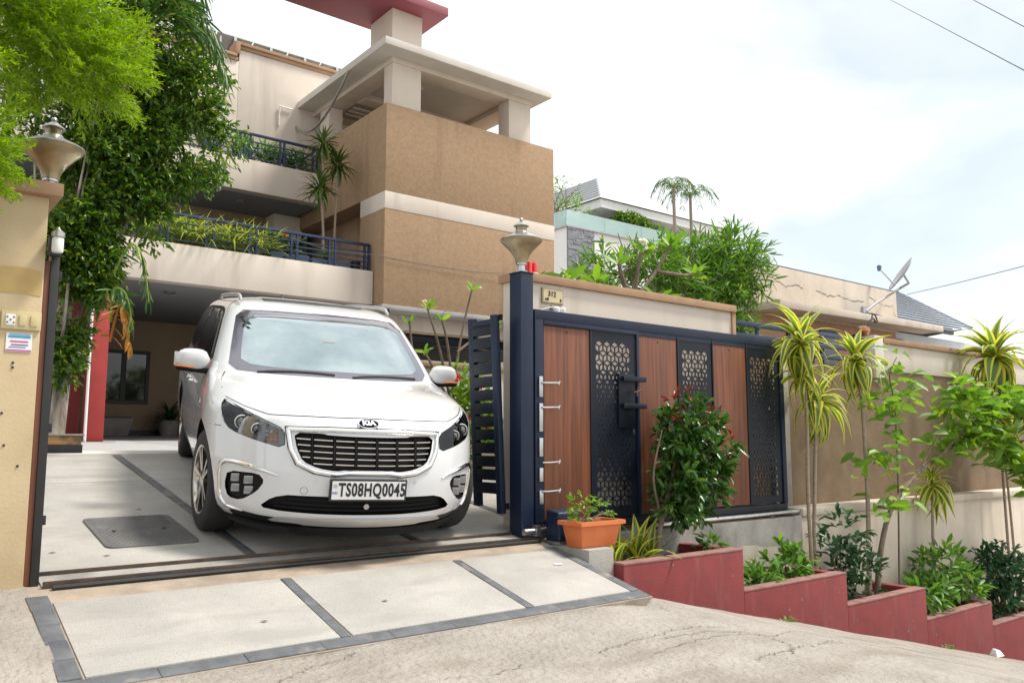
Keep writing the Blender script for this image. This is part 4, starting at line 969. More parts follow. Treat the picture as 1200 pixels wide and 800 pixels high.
# --- side glass, seams, handles, mirrors
for s in (-1, 1):
    spatch('window_surround', smoothpoly([(1.60, 1.125), (2.02, 1.40), (2.36, 1.565), (2.8, 1.60), (4.4, 1.60), (4.72, 1.50), (4.80, 1.17), (3.2, 1.115)]), M['carblack'], CAR, s, .003, .012, .07)
    for poly in ([(1.78, 1.155), (2.12, 1.385), (2.42, 1.54), (2.66, 1.562), (2.70, 1.145)], [(2.76, 1.143), (2.72, 1.565), (3.62, 1.572), (3.68, 1.14)], [(3.74, 1.14), (3.70, 1.572), (4.36, 1.57), (4.62, 1.48), (4.70, 1.19)]):
        spatch('side_window', smoothpoly(poly), M['privacy'], CAR, s, .006, .004, .07)
    for path in ([(1.72, 1.11), (1.62, .95), (1.58, .60), (1.66, .34), (2.5, .30)], [(2.72, 1.11), (2.74, .7), (2.72, .32)], [(3.70, 1.11), (3.72, .78), (3.60, .5)]): seam('door_seam', path, front_=False, s=s, w=.003)
    spatch('sill_trim', [(1.55, .255), (3.45, .255), (3.45, .225), (1.55, .225)], M['carblack'], CAR, s, .01, .02, .1)
    for y in (2.55, 2.88):
        x = s * (sx_(y, .93) + .028)
        MB().tube([(x - s * .03, y - .10, .93), (x, y - .08, .932), (x, y + .08, .932), (x - s * .03, y + .10, .93)], .013, 8).build('door_handle', M['chrome'], CAR, smooth=50, local=True)
    spatch('fender_badge', [(1.35, .86), (1.44, .865), (1.44, .885), (1.35, .88)], M['chrome'], CAR, s, .004, .008, .03)
    # mirror: a rounded housing on an arm
    y0, z0 = 1.66, 1.155
    mr = MB(); prof = []
    for i in range(9):
        u = i / 8; prof.append((.91 + .255 * u, (1 - abs(2 * u - 1) ** 3.2) ** .5))
    vs, fs, n = [], [], 14
    for (x, k) in prof:
        k = max(k, .12)
        for j in range(n):
            a = 2 * math.pi * j / n; c, d = math.cos(a), math.sin(a)
            vs.append((s * x, y0 + .065 * k * (abs(c) ** .7) * (1 if c > 0 else -1) * (1.0 if c < 0 else .8), z0 + .005 + .085 * k * (abs(d) ** .7) * (1 if d > 0 else -1)))
    fs = [(i * n + j, i * n + (j + 1) % n, (i + 1) * n + (j + 1) % n, (i + 1) * n + j) for i in range(8) for j in range(n)] + [tuple(range(n)), tuple(range(8 * n, 9 * n))]
    cap = bpy.data.meshes.new('m'); cap.from_pydata(vs, [], fs); bm = bmesh.new(); bm.from_mesh(cap); bmesh.ops.recalc_face_normals(bm, faces=bm.faces); bm.to_mesh(cap); bm.free()
    cap.polygons.foreach_set('use_smooth', [True] * len(cap.polygons))
    mo = link('mirror', cap, pw, CAR)
    MB().hexa([(s * .87, y0 - .04, z0 - .105), (s * 1.15, y0 - .052, z0 - .085), (s * 1.15, y0 + .04, z0 - .085), (s * .87, y0 + .06, z0 - .105), (s * .87, y0 - .04, z0 - .06), (s * 1.17, y0 - .060, z0 - .055), (s * 1.17, y0 + .045, z0 - .055), (s * .87, y0 + .06, z0 - .06)]).build('mirror_base', M['carblack'], mo, bevel=.012, local=True)
    MB().box(min(s * .95, s * 1.17), max(s * .95, s * 1.17), y0 + .05, y0 + .056, z0 - .05, z0 + .055).build('mirror_glass', ledm, mo, local=True)
    MB().tube([(s * 1.03, y0 - .066, z0 - .052), (s * 1.165, y0 - .060, z0 - .045)], .007, 6).build('mirror_indicator', amber, mo, local=True)
    # roof rail
    P = [(s * .655, 2.25, 1.655), (s * .655, 2.36, 1.695), (s * .65, 2.55, 1.712), (s * .64, 3.4, 1.722), (s * .64, 4.3, 1.712), (s * .64, 4.5, 1.67)]
    MB().tube(P, [.012, .017, .017, .017, .017, .012], 8).build('roof_rail', M['silver'], CAR, smooth=50, local=True)
def topz(x, y):   # roof height by bisection on the shell
    lo, hi = 1.60, 1.722
    for _ in range(24):
        m_ = (lo + hi) / 2
        yf, w, dc, n, yr = cpar(m_)
        if abs(x) < w and fy(x, m_) < y: lo = m_
        else: hi = m_
    return lo
mb = MB(); n = 10; vs = []
for j in range(5):
    for i in range(n + 1):
        x = -.44 + .88 * i / n; y = 2.42 + .55 * j / 4; vs.append((x, y, topz(x, y) + .006))
mb.add(vs, [(j * (n + 1) + i, j * (n + 1) + i + 1, (j + 1) * (n + 1) + i + 1, (j + 1) * (n + 1) + i) for j in range(4) for i in range(n)]).build('sunroof', M['privacy'], CAR, smooth=60, local=True)
MB().tube([(-.44, 2.40, topz(.44, 2.40) + .012), (0, 2.36, topz(0, 2.36) + .02), (.44, 2.40, topz(.44, 2.40) + .012)], .010, 6).build('wind_deflector', M['privacy'], CAR, local=True)
MB().hexa([(-.02, 4.2, 1.70), (.02, 4.2, 1.70), (.02, 4.4, 1.70), (-.02, 4.4, 1.70), (-.006, 4.32, 1.785), (.006, 4.32, 1.785), (.006, 4.38, 1.785), (-.006, 4.38, 1.785)]).build('antenna_fin', M['black'], CAR, local=True)
# --- wheels
def wheel(s, y):
    x = s * .965
    tp_ = [(.235, -.235), (.32, -.23), (.345, -.21), (.36, -.17), (.362, -.06), (.352, -.02), (.33, -.003), (.25, .0), (.242, -.012)]
    wt = MB().lathe([(r, (hh if s > 0 else -hh)) for r, hh in tp_], (x, y, .36), 40, 'x', cap=False).build('wheel', M['tyre'], CAR, smooth=40, local=True)
    MB().lathe([(.243, 0), (.228, -.004), (.220, -.03), (.215, -.14), (.0, -.15)][::-1] if s < 0 else [(.243, 0), (.228, -.004), (.220, -.03), (.215, -.14), (.0, -.15)], (x, y, .36), 40, 'x', cap=False).build('rim', M['alloy'], wt, smooth=40, local=True) if s > 0 else \
        MB().lathe([(.243, 0), (.228, .004), (.220, .03), (.215, .14), (.0, .15)], (x, y, .36), 40, 'x', cap=False).build('rim', M['alloy'], wt, smooth=40, local=True)
    for k in range(10):
        a = 2 * math.pi * (k // 2) / 5 + (.17 if k % 2 else -.17)
        ca, sa = math.cos(a), math.sin(a); pa, pb = Vector((0, -sa, ca)), Vector((0, ca, sa))
        def pt(r, w, d): return Vector((x - s * d, y, .36)) + pb * r + pa * w
        MB().hexa([pt(.05, -.013, .05), pt(.05, .013, .05), pt(.225, .011, .04), pt(.225, -.011, .04), pt(.05, -.016, .012), pt(.05, .016, .012), pt(.228, .014, .004), pt(.228, -.014, .004)]).build('spoke', M['alloy'], wt, local=True)
    MB().lathe([(.062, -.05 * s), (.062, -.012 * s), (.045, -.004 * s), (.0, -.003 * s)], (x, y, .36), 24, 'x').build('hub_cap', M['alloy'], wt, smooth=40, local=True)
    MB().lathe([(.16, -.16 * s), (.16, -.13 * s)], (x, y, .36), 24, 'x').build('brake_disc', M['darksteel'], wt, local=True)
    return wt
for s in (-1, 1):
    for y in (.96, 4.02):
        wt = wheel(s, y)
        if y < 2:      # front wheels steered a little
            c_ = Vector((s * .85, y, .36)); wt.matrix_local = Matrix.Translation(c_) @ Matrix.Rotation(R(7), 4, 'Z') @ Matrix.Translation(-c_)
# ------------------------------------------------------------ yard between gate and house
t = thing('garden_kerb', 'weathered cream garden bed wall inside the gate behind the flowers', 'wall', (5.6, 8.6, -.3))
MB().box(4.70, 7.4, 8.55, 8.75, -.35, .30).build('front_wall', M['pillar'], t, bevel=.01)
MB().box(4.6, 7.4, 8.40, 8.549, -.35, -.12).build('step', M['cream_old'], t, bevel=.01)
MB().box(4.70, 7.4, 8.751, 10.5, -.35, .22).build('soil', M['soil'], t)
t = thing('yard_wall', 'cream plastered yard wall behind the navy shelter', 'wall', (8, 11, 0))
MB().box(6.6, 16, 10.9, 11.1, -1, 1.15).build('wall', M['cream'], t, bevel=.01)
MB().box(6.55, 16, 10.85, 11.15, 1.151, 1.22).build('coping', M['trim'], t, bevel=.005)
t = thing('timber_screen', 'low brown timber screen behind the red flowers', 'screen', (6.0, 9.7, .2))
for k in range(9): MB().box(5.15 + k * .12, 5.255 + k * .12, 9.7, 9.73, .22, .86).build('plank', mat('weathered timber', (.32, .20, .10), (.22, .13, .065), .8, 6, stretch=(6, 6, .6)), t, bevel=.004)
# navy shelter
t = thing('navy_shelter', 'flat navy steel shelter with slatted roof behind the open gate', 'shelter', (6.2, 8.8, -.2))
MB().hexa([(5.10, 8.45, 1.16), (7.6, 8.45, 1.16), (7.6, 8.52, 1.16), (5.10, 8.52, 1.16), (5.10, 8.45, 1.27), (7.6, 8.45, 1.27), (7.6, 8.52, 1.27), (5.10, 8.52, 1.27)]).build('front_beam', M['navydark'], t, bevel=.006)
MB().box(5.10, 5.17, 8.521, 10.4, 1.16, 1.27).build('side_beam', M['navydark'], t, bevel=.006)
for k in range(9): MB().box(5.172, 7.6, 8.62 + k * .2, 8.70 + k * .2, 1.18, 1.235).build('slat', M['navydark'], t)
MB().box(5.05, 7.7, 8.40, 10.45, 1.271, 1.30).build('roof_sheet', M['brown2'], t)
for x, y in ((5.14, 8.49), (7.5, 8.49), (5.14, 10.3)): MB().box(x - .045, x + .045, y - .045, y + .045, -.2, 1.159).build('post', M['navydark'], t, bevel=.005)
# carport planters
t = thing('stone_trough', 'grey stone trough against the carport wall below the dark window', 'planter', (4.2, 18.6, .1))
MB().hexa(tp(4.02, 4.48, 18.45, 18.8, .1, 3.95, 4.56, 18.38, 18.86, .48)).build('trough', M['concrete'], t, bevel=.012)
MB().box(3.99, 4.52, 18.41, 18.83, .481, .50).build('soil', M['soil'], t)
t = thing('tree_box', 'orange and black painted tree box on the carport edge', 'planter', (1.62, 9.4, -.12))
MB().box(1.30, 1.82, 9.2, 9.7, -.14, -.03).build('base', M['black'], t, bevel=.006)
MB().box(1.31, 1.81, 9.21, 9.69, -.0295, .055).build('box', mat('faded orange paint', (.46, .25, .10), (.18, .12, .07), .8, 5, lo=.5, hi=.6), t, bevel=.006)
MB().box(1.29, 1.83, 9.19, 9.71, .0555, .075).build('rim', M['concrete'], t, bevel=.005)

# ------------------------------------------------------------ old neighbour behind the railing
k = 8 / 11
t = thing('old_house', 'weathered cream house with cracked parapet and deep concrete sunshade', 'house', (13.6, 9, -.9))
MB().box(11.30, 15.97, 8.0, 8.25, 2.10, 2.92).build('parapet', M['cream_old'], t, bevel=.012)
MB().box(11.35, 15.9, 8.251, 12, -.9, 2.6).build('side_wall', M['cream_old'], t)
MB().hexa([(11.35, 7.55, 2.10), (16.9, 7.55, 2.16), (16.9, 7.999, 2.16), (11.35, 7.999, 2.10), (11.35, 7.55, 2.23), (16.9, 7.55, 2.28), (16.9, 7.999, 2.28), (11.35, 7.999, 2.23)]).build('sunshade', M['cream_old'], t, bevel=.012)
MB().box(11.35, 15.9, 8.02, 8.24, -.9, 2.098).build('front_wall', mat('salmon plaster', (.46, .27, .17), (.40, .23, .15), .85, 3), t)
for x in (12.2, 13.2, 14.3): 
    w = MB().box(x, x + .55, 7.985, 8.018, 1.3, 1.95).build('window', M['black'], t)
    MB().box(x + .05, x + .5, 7.975, 7.984, 1.35, 1.9).build('pane', M['glassdark'], w)
def crack_path(pts, wd, parent, y):
    mb = MB()
    fine = []
    for a, b in zip(pts, pts[1:]):
        for i in range(5): fine.append((a[0] + (b[0] - a[0]) * i / 5 + random.uniform(-.03, .03), a[1] + (b[1] - a[1]) * i / 5 + random.uniform(-.018, .018)))
    for a, b in zip(fine, fine[1:]):
        w0 = wd * random.uniform(.4, 1.3); mb.add([(a[0], y, a[1] - w0), (b[0], y, b[1] - w0), (b[0], y, b[1] + w0), (a[0], y, a[1] + w0)], [(0, 1, 2, 3)])
    return mb.build('crack', M['crack'], parent)
crack_path([(11.35, 2.62), (11.8, 2.72), (12.2, 2.60), (12.6, 2.66), (12.75, 2.6)], .007, t, 7.997)
crack_path([(13.1, 2.62), (13.5, 2.58), (13.9, 2.62), (14.4, 2.57), (14.8, 2.62)], .008, t, 7.997)
crack_path([(11.7, 2.85), (12.0, 2.75), (12.3, 2.78)], .004, t, 7.997)
crack_path([(14.9, 2.70), (15.4, 2.60), (15.8, 2.62), (15.93, 2.35)], .006, t, 7.997)
# satellite dish
t = thing('satellite_dish', 'grey offset satellite dish on a bent pole fixed to the cracked parapet', 'satellite dish', (14.7, 7.8, 2.4))
dm = mat('dish grey paint', (.42, .43, .45), (.35, .36, .38), .5, 6, metal=.2)
D0 = Vector((15.42, 7.6, 3.16)); nrm = Vector((-.54, .62, .58)).normalized()
u = nrm.cross(Vector((0, 1, 0))).normalized(); v = nrm.cross(u).normalized()
vs, fs, n = [], [], 28
for j in range(7):
    r = .38 * j / 6
    for i in range(n):
        a = 2 * math.pi * i / n; p = D0 + u * r * 1.0 * math.cos(a) + v * r * .92 * math.sin(a) + nrm * (.42 * r * r - .05); vs.append(tuple(p))
for j in range(6): fs += [(j * n + i, j * n + (i + 1) % n, (j + 1) * n + (i + 1) % n, (j + 1) * n + i) for i in range(n)]
mb = MB().add(vs, fs); ob = mb.build('reflector', dm, t, smooth=60); sm = ob.modifiers.new('s', 'SOLIDIFY'); sm.thickness = .012
low = D0 - u * .38 if u.z > 0 else D0 + u * .38
lnb = D0 + nrm * .48 + (Vector((0, 0, -.16)))
MB().tube([low, lnb], .014, 6).build('feed_arm', dm, t); MB().lathe([(.03, -.05), (.045, .03), (.03, .06)], tuple(lnb), 12).build('feed_horn', M['bluegrey'], t, smooth=40)
MB().tube([D0 - nrm * .05, D0 - nrm * .15 + Vector((0, 0, -.1)), Vector((15.62, 7.75, 2.92)), Vector((15.0, 7.92, 2.58)), Vector((14.72, 7.96, 2.42))], .024, 8).build('pole', dm, t, smooth=50)
MB().tube([low, Vector((15.25, 7.8, 2.82))], .010, 6).build('brace', dm, t)
MB().box(14.62, 14.80, 7.955, 7.999, 2.33, 2.50).build('bracket', dm, t)
# bits on sunshade and the lantern on the pier
t = MB().add([(13.9, 7.7, 2.285), (14.3, 7.62, 2.30), (14.75, 7.65, 2.29), (14.8, 7.85, 2.30), (14.3, 7.9, 2.33), (13.95, 7.85, 2.29)], [(0, 1, 4, 5), (1, 2, 3, 4)]).build('blue_tarpaulin', mat('blue tarpaulin', (.06, .22, .45), (.04, .16, .35), .5, 8))
tag(t, 'scrap of blue tarpaulin lying on the concrete sunshade', 'tarpaulin')
t = thing('hanging_lantern', 'small copper lantern on a curved iron arm beside the pipe railing', 'lantern', (10.2, 5.53, 1.345))
MB().tube([(10.22, 5.53, 1.345), (10.22, 5.53, 1.42), (10.30, 5.53, 1.56), (10.40, 5.53, 1.60), (10.46, 5.53, 1.55)], .012, 6).tube([(10.36, 5.53, 1.60), (10.38, 5.53, 1.66), (10.46, 5.53, 1.64), (10.50, 5.53, 1.56), (10.42, 5.53, 1.55)], .010, 6).build('arm', M['black'], t, smooth=50)
MB().lathe([(.02, 0), (.06, .02), (.085, .06), (.07, .11), (.03, .13)], (10.13, 5.53, 1.346), 16).build('bowl', mat('copper', (.45, .20, .10), (.30, .13, .07), .3, 8, metal=.8), t, smooth=40)
# corrugated roof house
t = thing('sheet_roof_house', 'white house with blue grey ribbed sheet roof beyond the cracked parapet', 'house', (22, 11, -.9))
rm = mat('blue grey roof sheet', (.36, .39, .43), (.30, .33, .37), .5, 3)
MB().hexa([(17.2, 10.9, -.9), (27, 10.9, -.9), (27, 16, -.9), (17.2, 16, -.9), (17.2, 10.9, 2.9), (27, 10.9, 2.9), (27, 16, 2.9), (17.2, 16, 2.9)]).build('wall', mat('white house paint', (.62, .64, .66), (.56, .58, .60), .8, 2), t)
# one ribbed slope, its hip falling to the far corner
A0, A1, A2, A3 = Vector((16.3, 10.2, 2.99)), Vector((23.24, 10.2, 2.99)), Vector((25.83, 10.75, 3.33)), Vector((26.9, 13.5, 4.95))
A4 = Vector((16.3, 13.5, 4.95))
MB().add([A0, A1, A2, A3, A4, (16.3, 17, 3.0), (27.5, 17, 3.0)], [(0, 1, 2, 3, 4), (4, 3, 6, 5), (3, 2, 6)]).build('roof', rm, t)
for i in range(14):
    f = (i + .3) / 14; z = 2.99 + 1.96 * f; y = 10.2 + 3.3 * f; x1 = (23.2 + 2.6 * min(1, f / .17)) if f < .17 else 25.83 + 1.07 * (f - .17) / .83
    MB().hexa([(16.3, y, z + .004), (x1, y, z + .004), (x1, y + .07, z + .045), (16.3, y + .07, z + .045), (16.3, y - .01, z + .035), (x1, y - .01, z + .035), (x1, y + .06, z + .075), (16.3, y + .06, z + .075)]).build('roof_batten', mat('dark roof joint', (.13, .15, .18), (.10, .12, .15), .6, 4), t)
MB().tube([A2, A3], .07, 6).build('ridge_cap', rm, t)
MB().box(16.3, 23.2, 10.1, 10.19, 2.86, 2.97).build('gutter', M['black'], t)
for x in (17.0, 18.2, 19.6, 21.0): MB().box(x, x + 1.0, 10.86, 10.898, 1.9, 2.7).build('window', M['glassdark'], t)
MB().tube([(17.3, 8.9, .5), (17.3, 8.9, 3.0)], .03, 6).build('pipe', M['white'], t); MB().tube([(16.2, 8.9, .5), (16.2, 8.9, 2.2)], .03, 6).build('pipe', M['white'], t)

# ------------------------------------------------------------ modern house up the hill
t = thing('modern_house', 'modern white house with glass balustrade, grey stone cladding and slate hip roof', 'house', (24, 26, -1))
stone = mat('grey stone cladding', (.20, .21, .23), (.27, .28, .30), .8, 4)
MB().box(21.8, 31, 24.08, 30, -1, 8.50).build('wall', M['white'], t)
cl = MB().box(21.79, 23.25, 24.055, 24.079, 6.5, 8.50).build('stone_panel', stone, t)
for r in range(20):
    x = 21.79
    while x < 23.2:
        w_ = min(random.uniform(.18, .5), 23.25 - x); z = 6.9 + r * .08
        MB().box(x + .006, x + w_ - .006, 24.02 - random.uniform(0, .03), 24.054, z + .005, z + .075).build('stone', stone, cl); x += w_
MB().box(21.70, 31, 23.98, 30, 8.501, 8.57).build('deck_edge', M['lampgrey'], t)
gl = bpy.data.materials.new('green balustrade glass'); gl.use_nodes = True
_n, _l = gl.node_tree.nodes, gl.node_tree.links; _b = _n['Principled BSDF']; _b.inputs['Roughness'].default_value = .06
_b.inputs['Alpha'].default_value = .55; _no = _n.new('ShaderNodeTexNoise'); _no.inputs['Scale'].default_value = 1.2; _r = _n.new('ShaderNodeValToRGB')
_r.color_ramp.elements[0].color = (.42, .62, .60, 1); _r.color_ramp.elements[1].color = (.62, .76, .75, 1); _l.new(_no.outputs[0], _r.inputs[0]); _l.new(_r.outputs[0], _b.inputs['Base Color'])
for x0, x1 in ((21.76, 23.9), (23.92, 26.1), (26.12, 28.5), (28.52, 30.9)): MB().box(x0, x1, 24.05, 24.075, 8.571, 9.20).build('glass_panel', gl, t)
for y0, y1 in ((24.08, 26.2), (26.22, 28.5)): MB().box(21.74, 21.765, y0, y1, 8.571, 9.20).build('glass_panel', gl, t)
gr_ = mat('grey house render', (.40, .41, .42), (.34, .35, .36), .8, 2)
MB().box(26.0, 33, 27.0, 34, 8.5, 10.1).build('upper_wall', gr_, t)
w = MB().box(27.4, 29.6, 26.95, 26.998, 8.6, 9.95).build('window', M['black'], t); MB().box(27.5, 29.5, 26.93, 26.949, 8.7, 9.85).build('pane', M['glassdark'], w)
MB().box(24.62, 33.5, 25.0, 35, 10.02, 10.40).build('eave', M['white'], t)
sl = mat('grey slate roof', (.40, .41, .43), (.33, .34, .36), .7, 6, stretch=(1, 3, 1))
MB().add([(24.5, 24.9, 10.402), (33.7, 24.9, 10.402), (33.7, 35, 10.402), (24.5, 35, 10.402), (27.6, 28.3, 12.75), (30.6, 28.3, 12.75), (30.6, 32, 12.75), (27.6, 32, 12.75)], [(0, 1, 5, 4), (1, 2, 6, 5), (2, 3, 7, 6), (3, 0, 4, 7), (4, 5, 6, 7)]).build('roof', sl, t)
for i in range(1, 9):
    f = i / 9; x = 24.5 + 3.1 * f; z = 10.402 + 2.348 * f; y0 = 24.9 + 3.4 * f; y1 = 35 - 3 * f
    MB().hexa([(x - .05, y0, z - .03), (x + .04, y0, z + .01), (x + .04, y1, z + .01), (x - .05, y1, z - .03), (x - .05, y0, z + .03), (x + .04, y0, z + .06), (x + .04, y1, z + .06), (x - .05, y1, z + .03)]).build('tile_course', sl, t)
# overhead wires and rooftop cable
def wire(label, a, b, r, sag):
    a, b = Vector(a), Vector(b); P = []
    for i in range(25):
        s = i / 24; p = a + (b - a) * s; p.z -= sag * 4 * s * (1 - s); P.append(p)
    o = MB().tube(P, r, 6).build('overhead_wire', M['black'], smooth=60); tag(o, label, 'wire', 'overhead wires')
wire('thin black wire crossing the pale sky, the lower of two', (42.37, 20.66, 23.7), (17.59, 5.6, 6.83), .014, .0)
wire('thin black wire at the very top of the pale sky', (44.36, 18.94, 24.66), (17.53, 5.52, 7.66), .014, .0)
wire('thin wire running to the ribbed sheet roof', (21.64, 10.55, 3.86), (16.73, 5.54, 3.26), .008, .02)
o = MB().tube([(5.9, 13.9, 3.62), (6.6, 13.75, 3.46), (7.3, 13.6, 3.46), (7.66, 13.59, 3.46), (8.6, 13.59, 3.43), (9.8, 13.58, 3.44), (11.9, 13.5, 3.6)], .006, 6).build('slack_cable', M['black'], smooth=60)
tag(o, 'slack grey cable strung across the brown stair tower', 'cable')
# ------------------------------------------------------------ plants
rng = np.random.default_rng(11)
def unit(a): return a / np.maximum(np.linalg.norm(a, axis=-1, keepdims=True), 1e-9)
LM = {}
LM['bright'] = leafmat('golden feathery foliage', (.13, .25, .008), (.27, .39, .014), trans=.5)
LM['ficus'] = leafmat('glossy dark ficus leaves', (.034, .10, .011), (.115, .205, .02), (.33, .37, .04), trans=.4, rough=.3)
LM['bamboo'] = leafmat('bamboo leaves', (.055, .14, .014), (.125, .245, .028), (.25, .33, .05), trans=.4)
LM['lime'] = leafmat('lime green leaves', (.10, .22, .02), (.19, .33, .03), (.30, .38, .04), trans=.42)
LM['green'] = leafmat('fresh green leaves', (.065, .165, .02), (.13, .26, .035), (.25, .34, .06), trans=.4)
LM['dark'] = leafmat('dark green leaves', (.018, .058, .022), (.045, .115, .038), trans=.22, rough=.35)
LM['shrub'] = leafmat('glossy shrub leaves', (.022, .075, .014), (.07, .155, .025), (.16, .23, .04), trans=.25, rough=.25)
LM['redleaf'] = leafmat('red young leaves', (.14, .018, .012), (.25, .05, .02), trans=.25, rough=.3)
LM['drac'] = leafmat('striped dracaena leaves', (.08, .16, .04), (.14, .24, .06), stripe=((.58, .54, .07), .44), trans=.42)
LM['yucca'] = leafmat('balcony dracaena leaves', (.05, .10, .02), (.11, .17, .03), (.30, .22, .06), trans=.25)
LM['spider'] = leafmat('yellow striped grass leaves', (.19, .30, .035), (.42, .45, .07), trans=.4)
LM['palm'] = leafmat('palm leaflets', (.025, .08, .02), (.07, .16, .03), (.25, .28, .04), trans=.3)
LM['dry'] = leafmat('orange dry palm leaflets', (.50, .17, .02), (.42, .25, .04), trans=.3)
LM['flower'] = leafmat('red flowers', (.55, .02, .04), (.65, .05, .08), trans=.3)
LM['whitefl'] = leafmat('white flowers', (.75, .74, .66), (.8, .78, .6), trans=.3)
LM['orangefl'] = leafmat('orange flower', (.75, .28, .02), (.8, .35, .03), trans=.3)
def leaves(P, D, L, W, fold=.25, curl=.15):
    """arrays of folded six-sided leaves: base P, axis D; returns V, F(tris), rnd"""
    n = len(P); D = unit(D); up = unit(rng.normal(size=(n, 3)) * .6 + np.array([0, 0, 1.]))
    S = unit(np.cross(D, up)); N = np.cross(S, D); L = np.broadcast_to(L, n)[:, None]; W = np.broadcast_to(W, n)[:, None]
    sg = np.where(N[:, 2:3] < 0, -1, 1); N = N * sg
    b = P; m = P + D * L * .5; t = P + D * L - N * L * curl
    q1, q2 = .30, .72
    def e(f, w, s): return P + D * L * f + S * s * W * w + N * W * fold - N * L * curl * f * f
    c1 = P + D * L * q1 - N * L * curl * q1 * q1; c2 = P + D * L * q2 - N * L * curl * q2 * q2
    V = np.stack([b, e(q1, .46, -1), e(q2, .40, -1), t, e(q2, .40, 1), e(q1, .46, 1), c1, c2], 1).reshape(-1, 3)
    f = np.array([(0, 6, 1), (1, 6, 7), (1, 7, 2), (2, 7, 3), (0, 5, 6), (5, 4, 7), (5, 7, 6), (4, 3, 7)])
    F = (np.arange(n)[:, None, None] * 8 + f).reshape(-1, 3)
    return V, F, np.repeat(rng.random(n), 8)
def diamonds(P, D, L, W, curl=.1):
    n = len(P); D = unit(D); up = unit(rng.normal(size=(n, 3)) + np.array([0, 0, .6])); S = unit(np.cross(D, up)); N = np.cross(S, D)
    L = np.broadcast_to(L, n)[:, None]; W = np.broadcast_to(W, n)[:, None]
    V = np.stack([P, P + D * L * .45 - S * W / 2, P + D * L - N * L * curl, P + D * L * .45 + S * W / 2], 1).reshape(-1, 3)
    return V, (np.arange(n)[:, None] * 4 + np.arange(4)), np.repeat(rng.random(n), 4)
def put(name, V, F, rnd, m, parent, kind='stuff', extra=None):
    o = wloc(parent); me = np_mesh(name, V - np.array(o), F, {'rnd': rnd, **(extra or {})})
    ob = link(name, me, m, parent)
    if kind: ob['kind'] = kind
    return ob
def in_ell(n, E, shell=2.4):
    """points in a union of ellipsoids (c, r, weight), with outward directions"""
    w = np.array([e[2] for e in E], float); idx = rng.choice(len(E), n, p=w / w.sum())
    c = np.array([e[0] for e in E])[idx]; r = np.array([e[1] for e in E])[idx]
    d = unit(rng.normal(size=(n, 3))); s = rng.random(n)[:, None] ** (1 / shell)
    return c + d * r * s, unit(d / r)
def twig_cloud(E, ntwig, per, tl, L, W, pull=(0, 0, 0), rand=.6, out=.8, kind='leaf', shell=2.4, spread=.8, lump=.0, lcut=-.12):
    P, O = in_ell(ntwig, E, shell)
    if lump:
        keep = np.array([mn.noise(Vector(p) * lump) > lcut for p in P]); P, O = P[keep], O[keep]; ntwig = len(P)
    T = unit(O * out + np.array(pull) + rng.normal(size=(ntwig, 3)) * rand)
    f = (np.arange(per) + .5) / per
    B = (P[:, None, :] + T[:, None, :] * (tl * f)[None, :, None]).reshape(-1, 3)
    D = unit(T[:, None, :] + rng.normal(size=(ntwig, per, 3)) * spread).reshape(-1, 3)
    n = len(B); L = L * rng.uniform(.7, 1.2, n); W = W * rng.uniform(.8, 1.15, n)
    return (leaves if kind == 'leaf' else diamonds)(B, D, L, W)
def limb(mb, pts, r0, r1, n=8, wob=0.0):
    """smooth tapered branch through points"""
    P = [Vector(p) for p in pts]; o = []
    for i in range(len(P) - 1):
        a, b, c, d = P[max(i - 1, 0)], P[i], P[i + 1], P[min(i + 2, len(P) - 1)]
        for k in range(5):
            t = k / 5; o.append(.5 * ((2 * b) + (c - a) * t + (2 * a - 5 * b + 4 * c - d) * t * t + (3 * b - a - 3 * c + d) * t ** 3))
    o.append(P[-1]); m = len(o)
    o = [p + Vector((random.uniform(-wob, wob), random.uniform(-wob, wob), 0)) for p in o]
    mb.tube(o, [r0 + (r1 - r0) * i / (m - 1) for i in range(m)], n)
    return o
# ---- strap leaves (dracaena, lilies, grass): one mesh per variant, shared by many leaf objects
def strap(L, W, droop, seg=7, fold=.18, tip=.75):
    """local strap leaf along +X, drooping towards -Z"""
    V, st = [], []
    for i in range(seg + 1):
        f = i / seg; a = droop * f * f; x = L * (f - .22 * (droop * f) ** 2 * .5 * f); z = -L * .55 * a * f
        w = W * (.45 + .55 * min(1, f / .3)) * (1 if f < tip * .6 else max(0.03, 1 - ((f - tip * .6) / (1 - tip * .6)) ** 1.6)) / 2
        for s, q in ((-1, 1.), (-.45, .45), (0, 0.), (.45, .45), (1, 1.)): V.append((x, s * w, z + fold * abs(s) * w)); st.append(abs(s))
    F = [(i * 5 + k, i * 5 + k + 1, (i + 1) * 5 + k + 1, (i + 1) * 5 + k) for i in range(seg) for k in range(4)]
    return np.array(V), np.array(F), np.array(st)
def strap_variants(name, L, W, droops, m, seg=7):
    o = []
    for i, d in enumerate(droops):
        V, F, st = strap(L, W, d, seg); me = np_mesh(name, V, F, {'stripe': st, 'rnd': np.zeros(len(V))}, smooth=True); me.materials.append(m); o.append(me)
    return o
